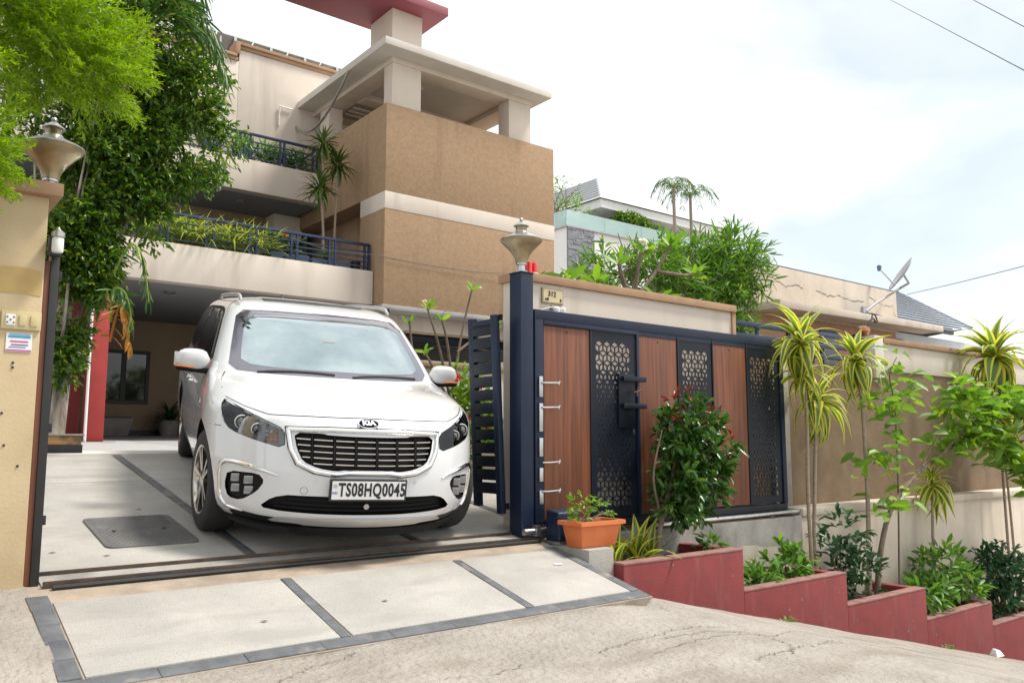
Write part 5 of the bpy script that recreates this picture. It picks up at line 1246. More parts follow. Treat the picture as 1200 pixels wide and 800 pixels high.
def rosette(parent, c, n, variants, el0, el1, s0=.75, s1=1.1, axis=None):
    """leaf objects round a growing point: young ones upright, old ones hanging"""
    base = wloc(parent); q = Vector((0, 0, 1)).rotation_difference(Vector(axis or (0, 0, 1)).normalized())
    for i in range(n):
        f = i / max(1, n - 1); el = el1 + (el0 - el1) * f + random.uniform(-9, 9); az = i * 137.5 + random.uniform(-18, 18)
        me = variants[min(len(variants) - 1, int((1 - (el - el0) / (el1 - el0)) * len(variants)) if el1 != el0 else 0)] if random.random() < .8 else random.choice(variants)
        o = bpy.data.objects.new('leaf', me); col.objects.link(o); o.parent = parent
        rot = q.to_matrix() @ (Matrix.Rotation(R(az), 3, 'Z') @ Matrix.Rotation(R(-el), 3, 'Y') @ Matrix.Rotation(R(random.uniform(-25, 25)), 3, 'X'))
        s = random.uniform(s0, s1)
        o.matrix_local = Matrix.Translation(Vector(c) - base + Vector((0, 0, -.06 * f))) @ rot.to_4x4() @ Matrix.Diagonal((s, s * random.uniform(.85, 1.1), s, 1))
def strap_cloud(c, n, L, W, el0, el1, droop, seg=5):
    Vs, Fs, S, Rn = [], [], [], []; o = 0
    for i in range(n):
        V, F, st = strap(L * random.uniform(.7, 1.15), W, random.uniform(*droop), seg); el = random.uniform(el0, el1); az = random.uniform(0, 360)
        m_ = np.array(Matrix.Rotation(R(az), 3, 'Z') @ Matrix.Rotation(R(-el), 3, 'Y')); cc = c(i) if callable(c) else c
        Vs.append(V @ m_.T + np.array(cc)); Fs.append(F + o); S.append(st); Rn.append(np.full(len(V), random.random())); o += len(V)
    return np.concatenate(Vs), np.concatenate(Fs), np.concatenate(Rn), {'stripe': np.concatenate(S)}

# ---- feathery golden tree hanging over the pillar
t = thing('feathery_tree', 'bright golden green feathery tree hanging over the gate pillar', 'tree', (-.55, 4.55, -1.0))
mb = MB(); limb(mb, [(-.55, 4.55, -1.05), (-.5, 4.6, .4), (-.25, 4.6, 1.6), (.2, 4.65, 2.3), (.8, 4.75, 2.45)], .09, .012)
limb(mb, [(-.25, 4.6, 1.6), (.2, 4.65, 1.75), (.5, 4.68, 1.6)], .03, .006); limb(mb, [(.2, 4.65, 2.3), (.7, 4.7, 2.05), (1.0, 4.72, 1.85)], .02, .005); limb(mb, [(-.25, 4.6, 1.6), (-.2, 4.6, 2.6), (.1, 4.5, 3.1)], .04, .01)
mb.build('trunk', M['bark'], t, smooth=50)
E = [((.62, 4.80, 2.34), (.46, .28, .36), 10), ((1.02, 4.78, 1.96), (.17, .15, .15), 3.0), ((.88, 4.80, 2.10), (.28, .2, .20), 3), ((.72, 4.84, 1.93), (.16, .10, .06), 1.0), ((.40, 4.66, 1.42), (.14, .13, .23), 3), ((.36, 4.66, 1.80), (.16, .16, .22), 2.2), ((.1, 4.6, 2.5), (.5, .5, .6), 6), ((.1, 4.55, 1.6), (.3, .25, .5), 3)]
E = [((c[0] - (.20 if c[2] > 1.75 else .16), c[1], c[2] + (.07 if c[2] > 1.75 else -.02)), r, w) for c, r, w in E]
nb = 640; Pb, Ob = in_ell(nb, E, 2.3)
Tb = unit(Ob * .6 + np.array((.55, -.25, -.12)) + rng.normal(size=(nb, 3)) * .35); Sb = unit(np.cross(Tb, unit(rng.normal(size=(nb, 3)) * .5 + np.array((0, 0, 1.)))))
ns, nn_ = 13, 15; fb = (np.arange(ns) + .6) / ns; sd = np.where(np.arange(ns) % 2, 1., -1.)
B1 = Pb[:, None] + Tb[:, None] * (.26 * fb)[None, :, None]                         # side twigs feather off each branchlet
T1 = unit(Tb[:, None] * .9 + Sb[:, None] * (sd * (1.05 - .8 * fb))[None, :, None] + rng.normal(size=(nb, ns, 3)) * .16)
L1 = (.105 * (1.1 - .55 * fb))[None, :, None, None]; fn = ((np.arange(nn_) + .5) / nn_)[None, None, :, None]
B2 = (B1[:, :, None] + T1[:, :, None] * L1 * fn).reshape(-1, 3); D2 = unit(T1[:, :, None] * .9 + rng.normal(size=(nb, ns, nn_, 3)) * .42).reshape(-1, 3)
V, F, rn = diamonds(B2, D2, .030 * rng.uniform(.7, 1.2, len(B2)), .0058)
put('crown', V, F, rn, LM['bright'], t)

# ---- big ficus by the carport
t = thing('ficus_tree', 'dense dark leaved ficus tree with pale stems beside the carport', 'tree', (1.62, 9.45, .06))
mb = MB()
for k in range(9):
    a = random.uniform(0, 6.28); r = random.uniform(.02, .12)
    limb(mb, [(1.60 + .05 * math.cos(a), 9.45 + .05 * math.sin(a), .03), (1.62 + r * math.cos(a), 9.45 + r * math.sin(a), .5), (1.72 + 2.2 * r * math.cos(a), 9.45 + 2 * r * math.sin(a), 1.3), (1.9 + 5 * r * math.cos(a), 9.5 + 3 * r * math.sin(a), 2.4), (2.2 + 8 * r * math.cos(a), 9.5 + 4 * r * math.sin(a), 3.6)], .026, .008, 7)
limb(mb, [(1.60, 9.45, .03), (1.63, 9.45, .35), (1.66, 9.45, .7)], .10, .06, 10)
mb.build('trunk', M['palebark'], t, smooth=60)
E = [((2.0, 9.5, 4.35), (.85, .6, .85), 9), ((2.7, 9.45, 3.80), (.48, .45, .55), 5), ((1.95, 9.55, 3.1), (.62, .5, .7), 6), ((2.35, 9.4, 3.15), (.40, .36, .42), 3), ((1.74, 9.42, 2.3), (.34, .30, .8), 5), ((1.48, 9.42, 1.7), (.24, .26, .8), 3), ((2.1, 9.4, 2.6), (.28, .25, .30), 1.4), ((2.85, 9.35, 2.85), (.34, .15, .10), .35), ((2.95, 9.4, 3.45), (.32, .3, .40), 1.8), ((2.36, 9.3, 2.45), (.07, .08, .38), .35), ((2.22, 9.3, 2.75), (.2, .15, .2), .6), ((1.56, 9.38, 1.15), (.17, .2, .5), 1.8), ((1.85, 9.3, 1.75), (.12, .12, .3), .5), ((1.2, 9.5, 4.0), (.7, .5, 1.0), 4)]
V, F, rn = twig_cloud(E, 13500, 8, .22, .074, .031, pull=(.2, -.15, -.45), rand=.55, shell=2.4, lump=2.4, lcut=-.04, spread=.6)
put('crown', V, F, rn, LM['ficus'], t)

# ---- feather palm: fronds with paired leaflets
def frond(parent, pts, n, ll, m, hang=.6, name='frond'):
    mb = MB(); path = limb(mb, pts, .014, .004, 6); mb.build('rachis', LM['spider'] if m is not LM['dry'] else LM['dry'], parent)
    P, D, Ls = [], [], []
    for i in range(n):
        f = .12 + .88 * i / n; k = f * (len(path) - 1); a = path[int(k)]; tdir = (path[min(int(k) + 1, len(path) - 1)] - path[max(int(k) - 1, 0)]).normalized()
        s = tdir.cross(Vector((0, 0, 1))).normalized()
        for sg in (-1, 1):
            P.append(a); D.append(s * sg * .75 + tdir * .65 + Vector((0, 0, .12 - hang * random.uniform(.5, 1.2)))); Ls.append(ll * (1 - .55 * abs(f - .45)) * random.uniform(.85, 1.1))
    V, F, rn = leaves(np.array([tuple(p) for p in P]), np.array([tuple(d) for d in D]), np.array(Ls), .026, fold=.2, curl=.22)
    put(name, V, F, rn, m, parent)
t = thing('feather_palm', 'feather palm with drooping fronds growing against the ficus', 'palm', (1.55, 10.1, -.12))
mb = MB(); limb(mb, [(1.55, 10.1, -.14), (1.7, 10.0, 1.5), (1.95, 9.7, 3.2), (2.12, 9.0, 4.3)], .05, .035); mb.build('trunk', M['stem'], t, smooth=50)
for e in ([(2.12, 9.0, 4.3), (2.3, 8.95, 4.75), (2.65, 8.9, 4.70), (2.95, 8.85, 4.25)], [(2.12, 9.0, 4.3), (2.4, 8.9, 4.55), (2.75, 8.8, 4.35), (2.95, 8.75, 3.9)], [(2.12, 9.0, 4.3), (2.1, 8.9, 4.9), (2.35, 8.8, 5.1), (2.7, 8.75, 4.8)], [(2.12, 9.0, 4.3), (1.9, 8.9, 4.8), (1.6, 8.8, 4.9), (1.2, 8.75, 4.6)], [(2.12, 9.0, 4.3), (2.35, 9.2, 4.8), (2.6, 9.4, 5.0), (2.9, 9.5, 4.8)]): frond(t, e, 34, .42, LM['palm'])
for e in ([(1.98, 9.05, 1.7), (2.1, 8.95, 2.0), (2.22, 8.9, 1.85), (2.28, 8.85, 1.4)], [(1.98, 9.05, 1.2), (1.95, 8.9, 1.5), (2.05, 8.8, 1.45), (2.12, 8.75, 1.1)]): frond(t, e, 22, .26, LM['palm'], 1.0)
frond(t, [(1.98, 9.05, 1.0), (2.02, 8.9, 1.35), (2.08, 8.85, 1.2), (2.12, 8.82, .9)], 18, .22, LM['dry'], 1.2)

# ---- striped dracaenas in the planters
DV = strap_variants('dracaena_leaf', .48, .10, (.7, 1.1, 1.5, 1.9), LM['drac'])
def drac(label, stems, heads, n=40):
    b = stems[0][0]; t = thing('striped_dracaena', label, 'plant', b, 'striped dracaenas along the wall')
    for pts in stems:
        mb = MB(); limb(mb, pts, .022, .015, 8); mb.build('stem', M['stem'], t, smooth=50)
    for c, k, s in heads: rosette(t, c, int(n * k), DV, -48, 80, .75 * s, 1.08 * s)
drac('tall striped dracaena with two heads in front of the cement pier', [[(7.78, 4.92, -1.36), (7.76, 4.92, -.5), (7.80, 4.92, .3), (7.74, 4.92, 1.05)], [(7.90, 4.98, -1.36), (7.97, 4.98, -.6), (8.06, 4.98, .2), (8.1, 4.98, .45)]], [((7.74, 4.92, 1.06), 1.0, 1.0), ((7.80, 4.92, .72), .55, .9), ((8.10, 4.98, .46), 1.0, 1.0)], 35)
drac('slim striped dracaena with a yellowing head before the brown wall', [[(8.90, 4.95, -1.66), (8.97, 4.95, -.6), (8.96, 4.95, .3), (8.88, 4.95, .92)], [(8.97, 4.97, -1.66), (9.03, 4.97, -.4), (9.0, 4.97, .4), (8.94, 4.97, .8)]], [((8.88, 4.95, .93), 1.0, .92)], 38)
drac('big striped dracaena with a dense drooping head beside the leafy bent tree', [[(12.62, 4.95, -2.27), (12.6, 4.95, -1), (12.58, 4.95, .3), (12.6, 4.95, 1.15)], [(12.9, 4.98, -2.6), (12.85, 4.98, -1.2), (12.75, 4.98, 0.1)]], [((12.6, 4.95, 1.2), 1.6, 1.35), ((12.75, 4.98, .35), .9, 1.1)], 40)
drac('short dracaena on a thin stem over the pale green bush', [[(10.44, 4.95, -2.0), (10.45, 4.95, -1.2), (10.52, 4.95, -.5)]], [((10.52, 4.95, -.5), 1, .85)], 30)
t = thing('variegated_lily', 'low yellow striped lily plant beside the orange trough', 'plant', (5.06, 4.88, -1.0))
LV = strap_variants('lily_leaf', .40, .078, (.5, .8, 1.1), LM['drac'])
for c, n in (((4.95, 4.9, -.98), 15), ((5.18, 4.88, -.98), 15), ((5.36, 4.90, -1.0), 9)): rosette(t, c, n, LV, 32, 84, .75, 1.15)

# ---- red tipped shrub
t = thing('red_tipped_shrub', 'glossy green shrub with red young leaves growing before the sliding gate', 'shrub', (5.42, 4.85, -1.0))
mb = MB(); limb(mb, [(5.38, 4.85, -1.02), (5.42, 4.85, -.75), (5.55, 4.85, -.4), (5.75, 4.85, .1)], .03, .01)
for q in ([(5.45, 4.85, -.65), (5.3, 4.8, -.3), (5.42, 4.8, .1)], [(5.5, 4.85, -.5), (5.9, 4.8, -.25), (6.25, 4.8, .0)], [(5.6, 4.85, -.3), (5.95, 4.9, .05), (6.1, 4.85, .25)]): limb(mb, q, .014, .005, 6)
mb.build('trunk', M['bark'], t, smooth=50)
E = [((5.74, 4.84, .14), (.20, .2, .20), 3), ((6.05, 4.84, -.04), (.24, .2, .20), 3.4), ((5.62, 4.84, -.22), (.20, .2, .26), 4), ((5.95, 4.84, -.32), (.22, .2, .22), 3.4), ((5.60, 4.82, -.50), (.15, .16, .16), 1.8), ((5.80, 4.84, -.55), (.14, .14, .12), 1.2)]
V, F, rn = twig_cloud(E, 330, 8, .12, .10, .042, pull=(0, -.1, .15), rand=.5, shell=2.6, spread=.7)
put('foliage', V, F, rn, LM['shrub'], t)
E = [((5.72, 4.82, .36), (.14, .14, .05), 3), ((5.92, 4.82, .22), (.14, .14, .05), 1.5), ((6.26, 4.8, .02), (.06, .10, .12), 1.2), ((5.48, 4.8, .12), (.05, .1, .10), .8)]
V, F, rn = twig_cloud(E, 26, 5, .06, .075, .03, pull=(.1, -.1, .3), rand=.5, spread=.6)
put('young_leaves', V, F, rn, LM['redleaf'], t)

# ---- leafy bent tree: every leaf an object of its own
def broad(L, W, m, name, fold=.22, curl=.2):
    V, F, _ = leaves(np.zeros((1, 3)), np.array([[1., 0, 0]]), L, W, fold, curl); V = V.copy()
    me = np_mesh(name, V, F, {'rnd': np.zeros(8)}, smooth=True); me.materials.append(m); return me
def leaf_ob(parent, me, p, d, s, roll=0):
    o = bpy.data.objects.new('leaf', me); col.objects.link(o); o.parent = parent; d = Vector(d).normalized()
    q = d.to_track_quat('X', 'Z').to_matrix() @ Matrix.Rotation(roll, 3, 'X')
    o.matrix_local = Matrix.Translation(Vector(p) - wloc(parent)) @ q.to_4x4() @ Matrix.Diagonal((s, s, s, 1))
t = thing('bent_tree', 'young tree with a bent trunk and loose bright leaves before the brown wall', 'tree', (8.82, 4.8, -1.67))
mb = MB(); tips = []
tips += limb(mb, [(8.80, 4.8, -1.68), (8.92, 4.8, -1.2), (9.2, 4.8, -.75), (9.75, 4.78, -.40), (10.4, 4.75, -.15), (11.0, 4.72, .05), (11.6, 4.7, .12)], .035, .010)[18:]
tips += limb(mb, [(9.75, 4.78, -.40), (10.3, 4.7, .15), (10.6, 4.65, .5), (10.7, 4.62, .62)], .014, .005, 6)[4:]
tips += limb(mb, [(9.40, 4.88, -2.04), (9.44, 4.86, -1.2), (9.47, 4.84, -.3), (9.48, 4.84, .4), (9.40, 4.84, .75), (9.55, 4.82, .98)], .014, .005, 6)[8:]
tips += limb(mb, [(9.48, 4.84, .25), (9.15, 4.8, .45), (8.95, 4.78, .40)], .008, .004, 6)[2:]
tips += limb(mb, [(9.47, 4.84, -.2), (9.1, 4.8, -.1), (8.75, 4.78, -.2)], .008, .004, 6)[2:]
tips += limb(mb, [(9.48, 4.84, .4), (9.85, 4.8, .6), (10.15, 4.78, .75)], .008, .004, 6)[2:]
tips += limb(mb, [(10.4, 4.75, -.15), (11.2, 4.6, .35), (12.0, 4.5, .45), (12.7, 4.45, .3)], .012, .004, 6)[3:] * 2
tips += limb(mb, [(11.0, 4.72, .05), (11.8, 4.6, -.1), (12.5, 4.5, -.45)], .010, .004, 6)[3:] * 2
tips += limb(mb, [(9.3, 4.8, -.65), (9.05, 4.75, -.55), (8.85, 4.72, -.72)], .007, .003, 6)[3:]
mb.build('trunk', M['bark'], t, smooth=50)
bl = [broad(.24, .115, LM['lime'], 'tree_leaf', .2, c) for c in (.1, .2, .3)]
rtips = [p for p in tips if p.x > 10.6]
for i in range(298):
    p = random.choice(rtips if i % 5 < 3 else tips); a = random.uniform(0, 6.283); d = Vector((math.cos(a), math.sin(a) * .8, random.uniform(-.45, .35)))
    leaf_ob(t, random.choice(bl), p + d * .03 + Vector((random.uniform(-.08, .08), random.uniform(-.1, .08), random.uniform(-.10, .12))), d, random.uniform(.65, 1.1), random.uniform(-.5, .5))

NL = 620; P_ = np.array([tuple(random.choice(rtips if k % 4 else tips)) for k in range(NL)]) + rng.normal(size=(NL, 3)) * np.array([.16, .12, .13]); D_ = rng.normal(size=(NL, 3)) * np.array([1, .8, .35])
V, F, rn = leaves(P_, D_, .20 * rng.uniform(.7, 1.1, NL), .09); put('foliage', V, F, rn, LM['lime'], t)
# ---- low bushes in the planters
def bush(name, label, c, E, n, per, L, W, m, tl=.12, pull=(0, 0, .25), stems=5, sp=.7):
    t = thing(name, label, 'bush', c)
    mb = MB()
    for k in range(stems):
        e = random.choice(E)[0]; limb(mb, [(c[0] + random.uniform(-.06, .06), c[1], c[2]), ((c[0] + e[0]) / 2, (c[1] + e[1]) / 2, (c[2] + e[2]) / 2), (e[0] + random.uniform(-.1, .1), e[1], e[2])], .010, .004, 6)
    mb.build('stems', M['bark'], t, smooth=50)
    V, F, rn = twig_cloud(E, n, per, tl, L, W, pull=pull, rand=.55, spread=sp); put('foliage', V, F, rn, m, t)
    return t
bush('seedling', 'small seedling at the end of the uppermost red planter', (5.97, 4.8, -1.0), [((5.97, 4.8, -.9), (.10, .1, .06), 1)], 12, 4, .09, .04, LM['green'], .05, stems=2)
bush('low_bush', 'broad bright green bush in the second red planter', (7.1, 4.82, -1.36), [((7.25, 4.82, -1.15), (.25, .16, .14), 2), ((6.7, 4.78, -1.3), (.16, .12, .06), 1), ((6.95, 4.8, -1.27), (.2, .14, .08), 1)], 70, 5, .13, .048, LM['green'], .08)
bush('croton_bush', 'upright sparse dark bush at the foot of the bent tree', (8.15, 4.82, -1.66), [((8.12, 4.8, -.95), (.26, .18, .16), 1.2), ((8.2, 4.8, -1.3), (.22, .16, .22), 2), ((8.5, 4.8, -1.42), (.25, .16, .20), 2.4), ((8.0, 4.8, -1.15), (.25, .16, .1), 1)], 85, 5, .12, .045, LM['dark'], .12, stems=8)
bush('pale_bush', 'pale green leafy bush in the fourth planter under the short dracaena', (10.2, 4.82, -2.0), [((10.3, 4.8, -1.5), (.35, .2, .24), 2), ((9.85, 4.78, -1.75), (.35, .18, .16), 2), ((10.75, 4.78, -1.72), (.28, .18, .18), 2)], 150, 5, .14, .05, LM['green'], .12)
bush('glossy_bush', 'dense dark glossy bush in the fifth red planter', (11.9, 4.82, -2.27), [((11.7, 4.8, -1.62), (.36, .2, .28), 2), ((12.2, 4.8, -1.75), (.38, .2, .32), 2), ((11.8, 4.78, -2.0), (.35, .2, .16), 1)], 230, 6, .10, .045, LM['dark'], .12)
bush('trough_herb', 'thin green herb growing in the orange trough', (4.47, 4.76, -.62), [((4.46, 4.76, -.50), (.10, .07, .10), 3), ((4.70, 4.76, -.54), (.06, .05, .06), 1)], 30, 6, .045, .018, LM['lime'], .06)

# ---- plumerias: bare branches ending in rosettes of large leaves
pl = [broad(.26, .085, LM['lime'], 'plumeria_leaf', .15, c) for c in (.08, .18, .28)]
def plumeria(label, base, branches, n, s=1.0, fl=0):
    t = thing('plumeria', label, 'tree', base); mb = MB(); ends = []
    for q in branches: ends.append((limb(mb, q, .028 * s, .018 * s, 7)[-1], (Vector(q[-1]) - Vector(q[-2])).normalized()))
    mb.build('trunk', M['bark'], t, smooth=50)
    for e, ax in ends:
        for i in range(n):
            a = i * 2.4 + random.uniform(-.3, .3); el = random.uniform(.05, .85)
            d = Vector((math.cos(a) * math.cos(el), math.sin(a) * math.cos(el), math.sin(el))) + ax * .35
            leaf_ob(t, random.choice(pl), e + Vector((0, 0, random.uniform(-.05, .03))), d, s * random.uniform(.7, 1.15), random.uniform(-.4, .4))
    for k in range(fl):
        e = random.choice(ends)[0] + Vector((random.uniform(-.1, .1), -.05, random.uniform(.0, .1)))
        P = np.repeat(np.array([tuple(e)]), 12, 0); a = np.arange(12) * 2.4
        V, F, rn = leaves(P, np.stack([np.cos(a), np.sin(a), rng.uniform(.0, .9, 12)], 1), .055 * s, .035 * s); put('flower_cluster', V, F, rn, LM['whitefl'], t, None)
plumeria('plumeria with broad yellow green leaves rising over the cream wall', (6.9, 6.55, -.9), [[(6.9, 6.55, -.95), (6.85, 6.55, .6), (6.95, 6.55, 1.5), (7.35, 6.55, 2.0), (7.62, 6.55, 2.35)], [(6.95, 6.55, 1.5), (6.7, 6.5, 1.9), (6.68, 6.5, 2.0)], [(6.85, 6.55, 1.2), (6.35, 6.5, 1.65), (6.3, 6.5, 1.72)], [(7.35, 6.55, 2.0), (7.8, 6.5, 2.0), (8.0, 6.5, 2.05)], [(6.85, 6.55, 1.1), (6.0, 6.5, 1.55), (5.85, 6.5, 1.68)], [(6.9, 6.55, 1.3), (7.15, 6.4, 1.6), (7.2, 6.4, 1.62)], [(6.6, 6.5, 1.1), (5.5, 6.4, 1.45), (5.3, 6.4, 1.55)], [(6.95, 6.55, 1.5), (7.0, 6.5, 2.05), (7.1, 6.5, 2.2)]], 9, 1.0, 4)
plumeria('thin plumeria with small leaf tufts beside the navy shelter', (4.72, 6.9, -.45), [[(4.72, 6.9, -.5), (4.7, 6.9, .4), (4.78, 6.9, 1.0), (4.92, 6.9, 1.55)], [(4.72, 6.9, .2), (4.5, 6.85, .9), (4.35, 6.85, 1.3)], [(4.7, 6.9, .3), (4.25, 6.85, .7), (4.15, 6.85, 1.15)], [(4.7, 6.9, .5), (4.62, 6.9, 1.0), (4.55, 6.9, 1.2)], [(4.75, 6.9, .9), (5.1, 6.9, 1.15), (5.15, 6.9, 1.2)], [(4.7, 6.9, .3), (4.4, 6.8, .7), (4.3, 6.8, .85)]], 6, .55, 3)
t = bush('flowering_bush', 'yellow green bush with red flowers behind the open gate', (4.75, 6.95, -.48), [((4.78, 6.9, .42), (.30, .2, .34), 3), ((5.0, 6.9, .15), (.32, .2, .38), 3), ((4.55, 6.9, .15), (.20, .15, .28), 1.5)], 330, 5, .085, .034, LM['lime'], .1)
for p in ((4.52, 6.75, .40), (4.62, 6.72, .62), (4.88, 6.7, .55), (4.98, 6.7, .16), (4.72, 6.7, .22), (4.6, 6.7, .05)):
    P = np.repeat(np.array([p]), 10, 0); V, F, rn = leaves(P, rng.normal(size=(10, 3)), .05, .035); put('flower', V, F, rn, LM['flower'], t, None)

# ---- bamboo clump behind the wall
t = thing('bamboo_clump', 'dense clump of green bamboo behind the cream wall', 'bamboo', (9.0, 7.6, -.9))
for k in range(16):
    x = random.uniform(7.4, 10.4); q = [(x, 7.6 + random.uniform(-.3, .3), -.95), (x + random.uniform(-.1, .1), 7.5, 1.0), (x + random.uniform(-.3, .3), 7.4, 2.0), (x + random.uniform(-.6, .6), 7.2, 2.6)]
    mb = MB(); limb(mb, q, .018, .006, 6); mb.build('culm', M['stem'], t, smooth=50)
E = [((7.0, 7.4, 1.65), (.6, .4, .40), 3), ((7.5, 7.5, 1.95), (.55, .5, .45), 3), ((8.2, 7.5, 1.9), (.7, .5, .55), 4), ((9.1, 7.5, 2.1), (.7, .5, .65), 5), ((9.9, 7.5, 2.25), (.62, .5, .75), 6), ((10.1, 7.5, 2.75), (.45, .4, .35), 2), ((9.4, 7.5, 1.5), (1.0, .5, .5), 4), ((8.9, 7.5, 2.5), (.5, .4, .3), 2)]
V, F, rn = twig_cloud(E, 1700, 8, .22, .19, .028, pull=(0, -.15, -.05), rand=.6, spread=.75, lump=1.8)
put('foliage', V, F, rn, LM['bamboo'], t)

# ---- balcony plants
def pot(name, label, b, m, tap=.85, cat='pot'):
    x0, x1, y0, y1, z0, z1 = b; cx, cy = (x0 + x1) / 2, (y0 + y1) / 2; hx, hy = (x1 - x0) / 2, (y1 - y0) / 2
    t = thing(name, label, cat, (cx, cy, z0)); MB().hexa(tp(cx - hx * tap, cx + hx * tap, cy - hy * tap, cy + hy * tap, z0, x0, x1, y0, y1, z1)).build('body', m, t, bevel=.01)
    MB().box(x0 + .03, x1 - .03, y0 + .03, y1 - .03, z1 + .0005, z1 + .01).build('soil', M['soil'], t); return t
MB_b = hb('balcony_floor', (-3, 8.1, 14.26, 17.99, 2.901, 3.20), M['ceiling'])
for k, (x, lab) in enumerate(((3.75, 'deepest behind the ficus'), (4.35, 'between the ficus and the next tuft'), (5.0, 'beside the stone face'), (5.55, 'behind the stone face'))):
    t = thing('spider_grass', 'yellow striped grass tuft on the lower balcony, %s' % lab, 'plant', (x, 14.45, 3.2), 'grass tufts along the lower balcony')
    V, F, rn, ex = strap_cloud(lambda i: (x + random.uniform(-.26, .26), 14.36 + random.uniform(-.08, .12), 3.34), 190, .62, .030, 30, 88, (.7, 1.6)); put('foliage', V, F, rn, LM['spider'], t, extra=ex)
    MB().box(x - .28, x + .28, 14.3, 14.6, 3.2, 3.26).build('soil', M['soil'], t)
t = thing('stone_ornament', 'grey stone face ornament standing on the lower balcony', 'ornament', (5.40, 14.32, 3.2))
vs, fs, n = [], [], 14
for j in range(9):
    f = j / 8; r = .13 * (math.sin(math.pi * (.12 + .80 * f)) ** .5)
    for i in range(n):
        a = 2 * math.pi * i / n; rr = r * (1 + (.10 * math.cos(3 * a) if 2 < j < 7 else 0)); vs.append((5.40 + rr * math.cos(a), 14.32 + rr * .8 * math.sin(a) - (.03 if (j in (3, 4) and 9 < i < 12) else 0), 3.2 + .34 * f))
fs = [(j * n + i, j * n + (i + 1) % n, (j + 1) * n + (i + 1) % n, (j + 1) * n + i) for j in range(8) for i in range(n)] + [tuple(range(n))[::-1], tuple(range(8 * n, 9 * n))]
MB().add(vs, fs).build('head', mat('blue grey stone', (.20, .22, .25), (.13, .14, .17), .85, 9, bump=.008), t, smooth=50)
MB().lathe([(.05, 0), (.02, .06)], (5.40, 14.205, 3.36), 8).build('nose', MATS['blue grey stone'], t)
t = pot('balcony_trough', 'blue grey trough with dark leaves and an orange flower on the lower balcony', (5.70, 6.45, 14.24, 14.5, 3.2, 3.42), M['bluegrey'], .93, 'trough')
V, F, rn = twig_cloud([((6.05, 14.36, 3.58), (.36, .14, .12), 1)], 60, 5, .1, .13, .06, LM and (0, 0, .3)); put('foliage', V, F, rn, LM['dark'], t)
P = np.repeat(np.array([(5.98, 14.3, 3.76)]), 14, 0); V, F, rn = leaves(P, rng.normal(size=(14, 3)) + np.array([0, 0, .8]), .09, .04); put('flower', V, F, rn, LM['orangefl'], t, None)
t = pot('balcony_trough', 'blue grey trough below the tall dracaenas on the lower balcony', (6.5, 7.3, 14.24, 14.5, 3.2, 3.40), M['bluegrey'], .93, 'trough')
V, F, rn, ex = strap_cloud((6.85, 14.38, 3.42), 40, .30, .03, 20, 80, (.6, 1.3)); put('foliage', V, F, rn, LM['green'], t, extra=ex)
t = pot('balcony_pot', 'small black waisted pot at the end of the lower balcony', (7.36, 7.52, 14.25, 14.42, 3.2, 3.46), M['black'], .7)
for k, (x, y, z, dx, lab) in enumerate(((6.90, 14.75, 5.86, .05, 'tallest'), (7.20, 14.7, 5.50, -.04, 'middle'), (6.80, 14.65, 4.92, .12, 'shortest'))):
    t = thing('balcony_dracaena', '%s of three bare stemmed dracaenas on the lower balcony' % lab, 'plant', (x + dx, y, 3.2), 'bare stemmed balcony dracaenas')
    mb = MB(); limb(mb, [(x + dx, y, 3.18), (x + dx * .9, y, 4.0), (x, y, z)], .026, .022, 8); mb.build('stem', M['stem'], t, smooth=50)
    V, F, rn, ex = strap_cloud(lambda i: (x, y, z + random.uniform(-.16, .06)), 80, .46, .045, -50, 75, (.3, 1.0)); put('foliage', V, F, rn, LM['yucca'], t, extra=ex)
for k, (x, lab) in enumerate(((5.3, 'beside the ficus'), (5.95, 'midway along the rail'), (6.55, 'before the conduit'), (7.1, 'at the rail end'))):
    t = thing('balcony_shrub', 'leafy green shrub behind the upper balcony rail, %s' % lab, 'shrub', (x, 16.6, 5.4), 'shrubs on the upper balcony')
    V, F, rn, ex = strap_cloud(lambda i: (x + random.uniform(-.25, .25), 16.62 + random.uniform(-.08, .08), 5.78 + random.uniform(-.1, .42)), 150, .36, .04, 0, 80, (.5, 1.3)); put('foliage', V, F, rn, LM['green'], t, extra=ex)
    MB().box(x - .2, x + .2, 16.5, 16.78, 5.401, 5.7).build('pot', M['bluegrey'], t)
t = thing('potted_palm', 'dark potted palm in the shade of the carport', 'plant', (5.3, 18.5, .1))
MB().lathe([(.16, 0), (.24, .32), (.25, .34)], (5.3, 18.5, .1), 18).build('pot', M['concrete'], t, smooth=40)
V, F, rn, ex = strap_cloud((5.3, 18.5, .42), 60, .62, .05, 10, 80, (.5, 1.3)); put('foliage', V, F, rn, LM['dark'], t, extra=ex)

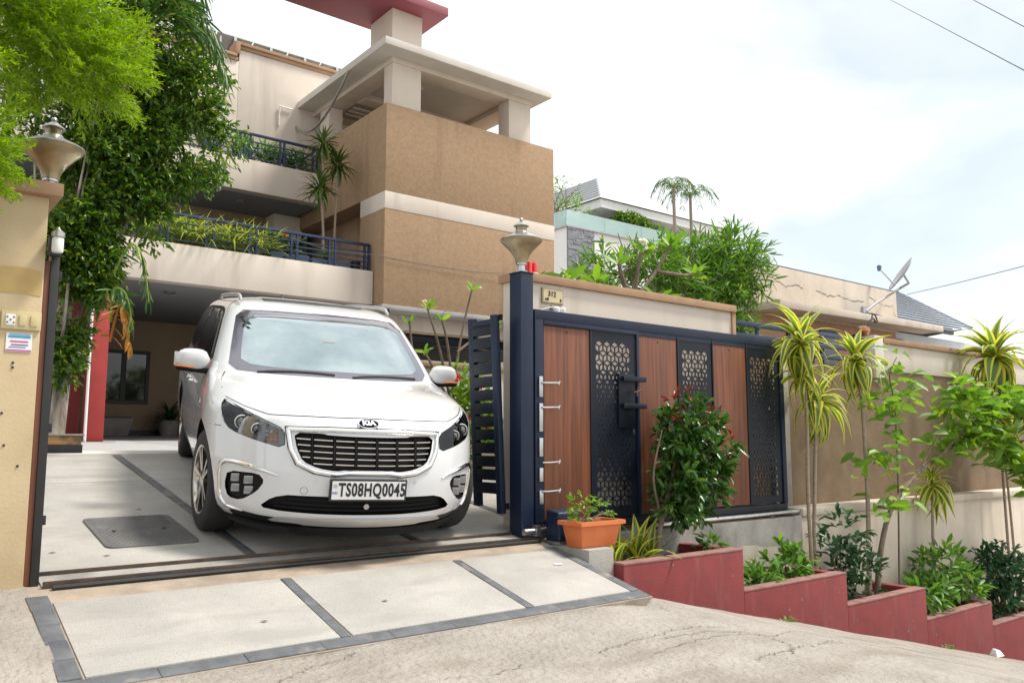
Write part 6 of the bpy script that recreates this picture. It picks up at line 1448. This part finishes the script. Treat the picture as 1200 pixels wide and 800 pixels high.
# ---- plants by the modern house
t = thing('clipped_bush', 'round clipped green bush at the glass balustrade of the modern house', 'bush', (26.3, 24.9, 8.57))
V, F, rn = twig_cloud([((26.3, 24.9, 9.2), (1.2, .6, .75), 2), ((27.4, 24.9, 9.0), (1.0, .5, .6), 1)], 1500, 6, .16, .13, .06, shell=5, rand=.6); put('crown', V, F, rn, LM['ficus'], t)
mb = MB(); limb(mb, [(26.3, 24.9, 8.57), (26.3, 24.9, 9.1)], .08, .05); mb.build('trunk', M['bark'], t)
for k, (x, y, z, lab) in enumerate(((25.85, 22, 10.35, 'tall slender palm above the bamboo, the bushier headed one'), (27.15, 22.2, 10.3, 'slender palm above the bamboo with long arching fronds'))):
    t = thing('slender_palm', lab, 'palm', (x, y, -1), 'slender palms on the skyline')
    mb = MB(); limb(mb, [(x, y, -1), (x + .05, y, 5), (x, y, z)], .10, .06); mb.build('trunk', M['stem'], t, smooth=50)
    for i in range(9):
        a = i * .7 + k; rr = 1.0 if k else .8; d = Vector((math.cos(a), math.sin(a), 0))
        q = [Vector((x, y, z)), Vector((x, y, z + .35)) + d * rr * .4, Vector((x, y, z + .25)) + d * rr * .85, Vector((x, y, z - .25)) + d * rr * 1.2]
        frond(t, q, 20, .42, LM['palm'], .8)
t = thing('airy_shrub', 'thin branched airy shrub on the terrace of the modern house', 'shrub', (22.6, 25.4, 8.57))
mb = MB()
for k in range(12): limb(mb, [(22.6, 25.4, 8.57), (22.6 + random.uniform(-.3, .5), 25.4, 9.6), (22.7 + random.uniform(-1.0, 1.3), 25.4 + random.uniform(-.4, .4), 10.5 + random.uniform(-.4, .6))], .03, .008, 5)
mb.build('stems', M['bark'], t)
V, F, rn = twig_cloud([((22.7, 25.4, 10.3), (1.2, .6, .9), 1), ((23.6, 25.4, 9.8), (.9, .4, .5), .5)], 160, 4, .2, .13, .05); put('foliage', V, F, rn, LM['lime'], t)
# ---- weeds and litter at the foot of the planters
for x, y, lab in ((6.6, 4.42, 'at the foot of the second planter'), (9.5, 4.40, 'at the foot of the fourth planter'), (10.5, 4.38, 'beside the white rubble'), (.35, 5.06, 'at the foot of the yellowed pillar')):
    z = street_z(x, y); t = thing('weed_tuft', 'small green weed growing %s' % lab, 'weed', (x, y, z), 'weeds along the street edge')
    V, F, rn, ex = strap_cloud(lambda i: (x + random.uniform(-.09, .09), y + random.uniform(-.02, .03), z - .004), 26, .07, .012, 15, 80, (.4, 1.2)); put('foliage', V, F, rn, LM['green'], t, extra=ex)
x, y = 10.45, 4.30; z = street_z(x, y)
o = MB().hexa([(x, y, z - .01), (x + .16, y - .02, z - .01), (x + .18, y + .09, z - .01), (x + .02, y + .1, z - .01), (x + .03, y + .02, z + .07), (x + .12, y + .01, z + .05), (x + .13, y + .06, z + .06), (x + .05, y + .07, z + .08)]).build('rubble', M['white'], bevel=.01)
tag(o, 'lump of white rubble lying on the street beside the fourth planter', 'rubble')
